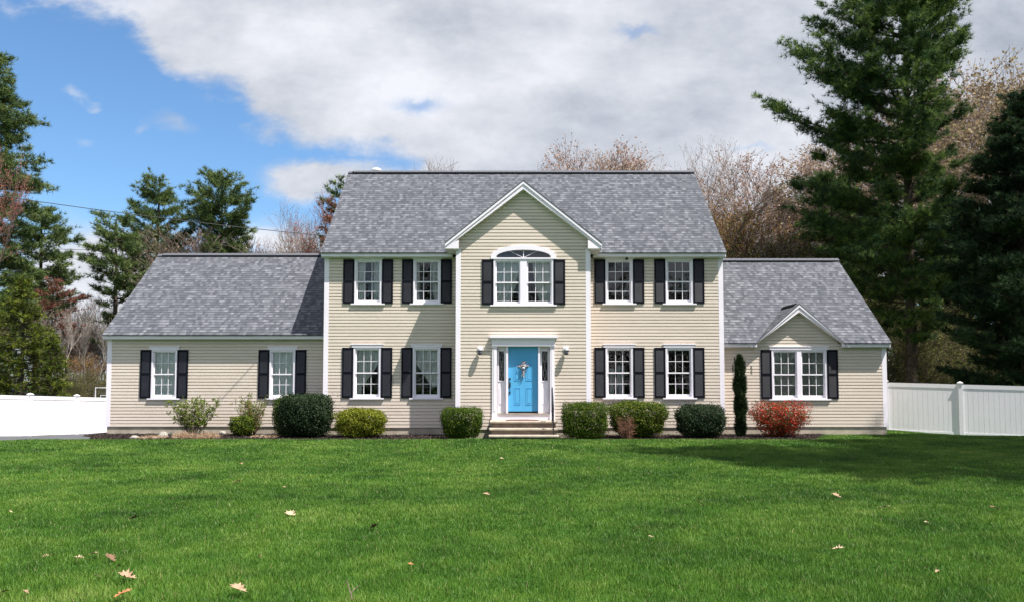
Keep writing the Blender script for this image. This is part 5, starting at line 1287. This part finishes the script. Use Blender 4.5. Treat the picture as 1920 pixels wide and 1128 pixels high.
farwood('dark_wood', 'dark green wood closing the view behind the right wing', 12, 75, 44, 66, 8, 17, 60000, .42, dgreen, 79)
farwood('street_wood', 'dark woodland across the street, mirrored in the window panes', -90, 110, -95, -72, 12, 20, 42000, .75, dgreen, 80, 400)
def thicket():
    g = np.random.default_rng(78); n = 60000
    x = g.uniform(12, 34, n); y = g.uniform(16, 30, n); z = -.7 + (3.4 + 1.8 * np.sin(x * .8) * np.sin(y * .6)) * g.uniform(0, 1, n)
    V, f_, t_ = leaves(np.stack([x, y, z], -1), unit(g.normal(0, 1, (n, 3)) + [0, 0, .4]), .14, g, .6)
    tag(link('undergrowth', arr_mesh('undergrowth', V, [f_], L_grn, t_)), 'leafy dark undergrowth in the woods behind the right fence', 'undergrowth', kind='stuff')
thicket()
# trees of the front garden, right of the frame: they throw the shade on the lawn
def pine_at(label, x, y, H, r, z0, **k):
    D = y - CY; sc = F / D; px = 955 + x * sc; Z = lambda z: 715 - (z - CZ) * sc
    pine(label, px, D, [(Z(H), px - .3 * sc, px + .3 * sc), (Z(H * .8), px - r * .6 * sc, px + r * .6 * sc), (Z(H * .55), px - r * sc, px + r * sc), (Z(z0), px - r * .8 * sc, px + r * .8 * sc)], P_big, tuft=.34, wd=.06, per=9, nb=7, tr=.3, up=.25, gap=.16, **k)
pine_at('pine standing off to the right of the lawn, shading the grass by the right fence', 18.3, -8.3, 17, 3.6, 7, seed=131, step=.45, dens=1.6)
pine_at('shorter pine just right of the frame, shading the grass before the right wing', 15.5, -7.9, 15.5, 3.3, 8.5, seed=134, step=.45, dens=1.6)
pine_at('taller pine off to the right beside the lawn', 21.5, -7.2, 22, 4.0, 9, seed=133, step=.5, dens=1.4)
pine_at('tall thin pine off to the right, nearer the middle of the lawn', 14.8, -13.9, 24, 4.3, 14, seed=132, step=.8, dens=1.0)
pine_at('leaning pine off to the right beside the tall thin one', 16.6, -12.2, 19, 3.6, 9, seed=135, step=.9, dens=.9)
def decid_at(kind, x, y, H, label, rz=0.):
    r = tree_root('shade_tree', label, x, y); s = H / protoH[kind]; a, b = protos[kind]; r.rotation_euler = (0, 0, rz); r.scale = (s, s, s); link('trunk', a, r); link('crown', b, r)
decid_at('gold', 19.5, -15.5, 19, 'budding tree off to the right of the near lawn', .7)

# ------------------------------------------------------------------ fallen leaves and twig
OAK = [(0, -.5), (.05, -.36), (.16, -.34), (.10, -.22), (.26, -.14), (.14, -.04), (.34, .08), (.16, .14), (.24, .32), (.08, .28), (.0, .5)]
def leafmesh(seed, m):
    g = np.random.default_rng(seed); pts = [(x, y) for x, y in OAK] + [(-x * g.uniform(.8, 1.1), y + g.uniform(-.02, .02)) for x, y in OAK[-2:0:-1]]
    cu, cv = g.uniform(.9, 2.4), g.uniform(-.4, .9); V = []; n = len(pts)
    def lift(x, y): return cu * x * x + cv * .5 * y * y + .04 * math.sin(9 * x + 5 * y)
    for k in (1.0, .5):
        V += [(x * k, y * (k if k < 1 else 1), lift(x * k, y)) for x, y in pts]
    V.append((0, 0, 0)); V += [(.0, -.5, lift(0, -.5)), (.02, -.72, .12), (-.01, -.5, lift(0, -.5))]
    F3 = []; F4 = [(i, (i + 1) % n, n + (i + 1) % n, n + i) for i in range(n)]; F3 = [(n + i, n + (i + 1) % n, 2 * n) for i in range(n)] + [(2 * n + 1, 2 * n + 2, 2 * n + 3)]
    return arr_mesh('fallen_leaf', np.array(V), [np.array(F4), np.array(F3)], m)
lm = [mat('tan_dead_leaf', (.29, .19, .125), .7, .2, .25, 30), mat('pale_dead_leaf', (.40, .30, .205), .7, .2, .2, 30), mat('orange_dead_leaf', (.36, .14, .06), .6, .3, .25, 30), mat('brown_dead_leaf', (.16, .09, .055), .7, .2, .25, 30)]
LM = {c: [leafmesh(301 + 7 * c + k, lm[c]) for k in range(3)] for c in range(4)}
LV = [(9, 1112, 22, 0, 'tan leaf in the very bottom left corner of the lawn'), (48, 1113, 15, 0, 'small tan leaf beside the bottom left corner leaf'), (86, 1045, 13, 0, 'small tan leaf leftmost of the loose row at lower left'),
 (148, 1048, 19, 1, 'pale leaf second in the loose row at lower left'), (176, 1041, 17, 0, 'tan leaf tilted up in the loose row at lower left'), (207, 1048, 28, 3, 'brown curled leaf ending the loose row at lower left'), (223, 1063, 8, 0, 'tiny leaf between the row and the big lobed leaf'),
 (238, 1083, 34, 0, 'large lobed tan leaf at lower left'), (231, 1115, 34, 2, 'large orange leaf at the bottom below the tan lobed leaf'), (447, 1105, 36, 0, 'large pale brown leaf on the bottom edge left of the twig'), (487, 1046, 8, 0, 'tiny leaf above and right of the large bottom leaf'),
 (770, 1060, 12, 2, 'small orange leaf low in the middle of the lawn'), (702, 989, 23, 3, 'brown leaf in the lower middle of the lawn left of centre'), (545, 965, 28, 1, 'bright pale leaf lying flat left of centre'), (577, 947, 10, 1, 'small pale leaf just above the bright pale leaf'),
 (533, 914, 7, 0, 'tiny leaf in the middle distance left of centre'), (447, 903, 18, 3, 'dark brown leaf in the middle distance at left'), (452, 870, 10, 0, 'small tan leaf far up the lawn at left'), (252, 973, 23, 3, 'dark edged leaf at left below the wing windows'), (20, 961, 9, 1, 'small pale leaf by the left edge of the lawn'),
 (862, 886, 10, 0, 'small tan leaf up the lawn before the steps'), (912, 927, 15, 0, 'tan leaf in the centre of the lawn'), (654, 853, 9, 0, 'farthest small leaf before the left windows'), (1120, 878, 11, 1, 'pale leaf before the right boxwood'), (1288, 892, 9, 0, 'small leaf up the lawn right of centre'),
 (1423, 890, 10, 1, 'pale leaf below the columnar evergreen'), (1312, 943, 11, 0, 'small leaf right of centre in the middle distance'), (1569, 930, 20, 0, 'thin curled leaf at right in the middle distance'), (1660, 952, 19, 1, 'upright pale leaf at right'), (1866, 954, 27, 3, 'brown leaf near the right edge of the lawn'),
 (1572, 1031, 22, 1, 'pale lobed leaf alone at lower right'), (1220, 1008, 8, 1, 'tiny pale speck of leaf right of centre low'), (1540, 864, 7, 1, 'tiny leaf in the shade by the right wing'), (1737, 981, 7, 1, 'tiny pale leaf at lower right'), (1757, 1074, 9, 0, 'small leaf in the bottom right of the lawn'), (940, 860, 9, 1, 'small pale leaf close below the steps')]
for i, (px, py, sz, c, lab) in enumerate(LV):
    p = gnd(px, py, .045); D = p.y - CY; g = np.random.default_rng(900 + i); o = link('fallen_leaf', LM[c][i % 3]); s = max(.06, sz * D / 1500 * 1.08)
    o.location = (p.x, p.y, .045 + .018); o.scale = (s, s, s); o.rotation_euler = (g.uniform(.0, .45), g.uniform(-.25, .25), g.uniform(-.8, .8) + (math.pi / 2 if i % 2 else -math.pi / 2)); tag(o, lab, 'leaf', 'dead leaves scattered on the lawn')
p = gnd(660, 1122, .03); mb = MB(); mb.tube([p, p + Vector((-.015, .01, .05)), p + Vector((-.045, .02, .13))], [.005, .004, .002], 6); mb.tube([p + Vector((-.012, .008, .04)), p + Vector((.02, .03, .07)), p + Vector((.05, .03, .09))], [.003, .003, .0015], 6)
tag(mb.build('fallen_twig', M['greybark']), 'small forked grey twig standing in the grass at the bottom edge', 'twig')
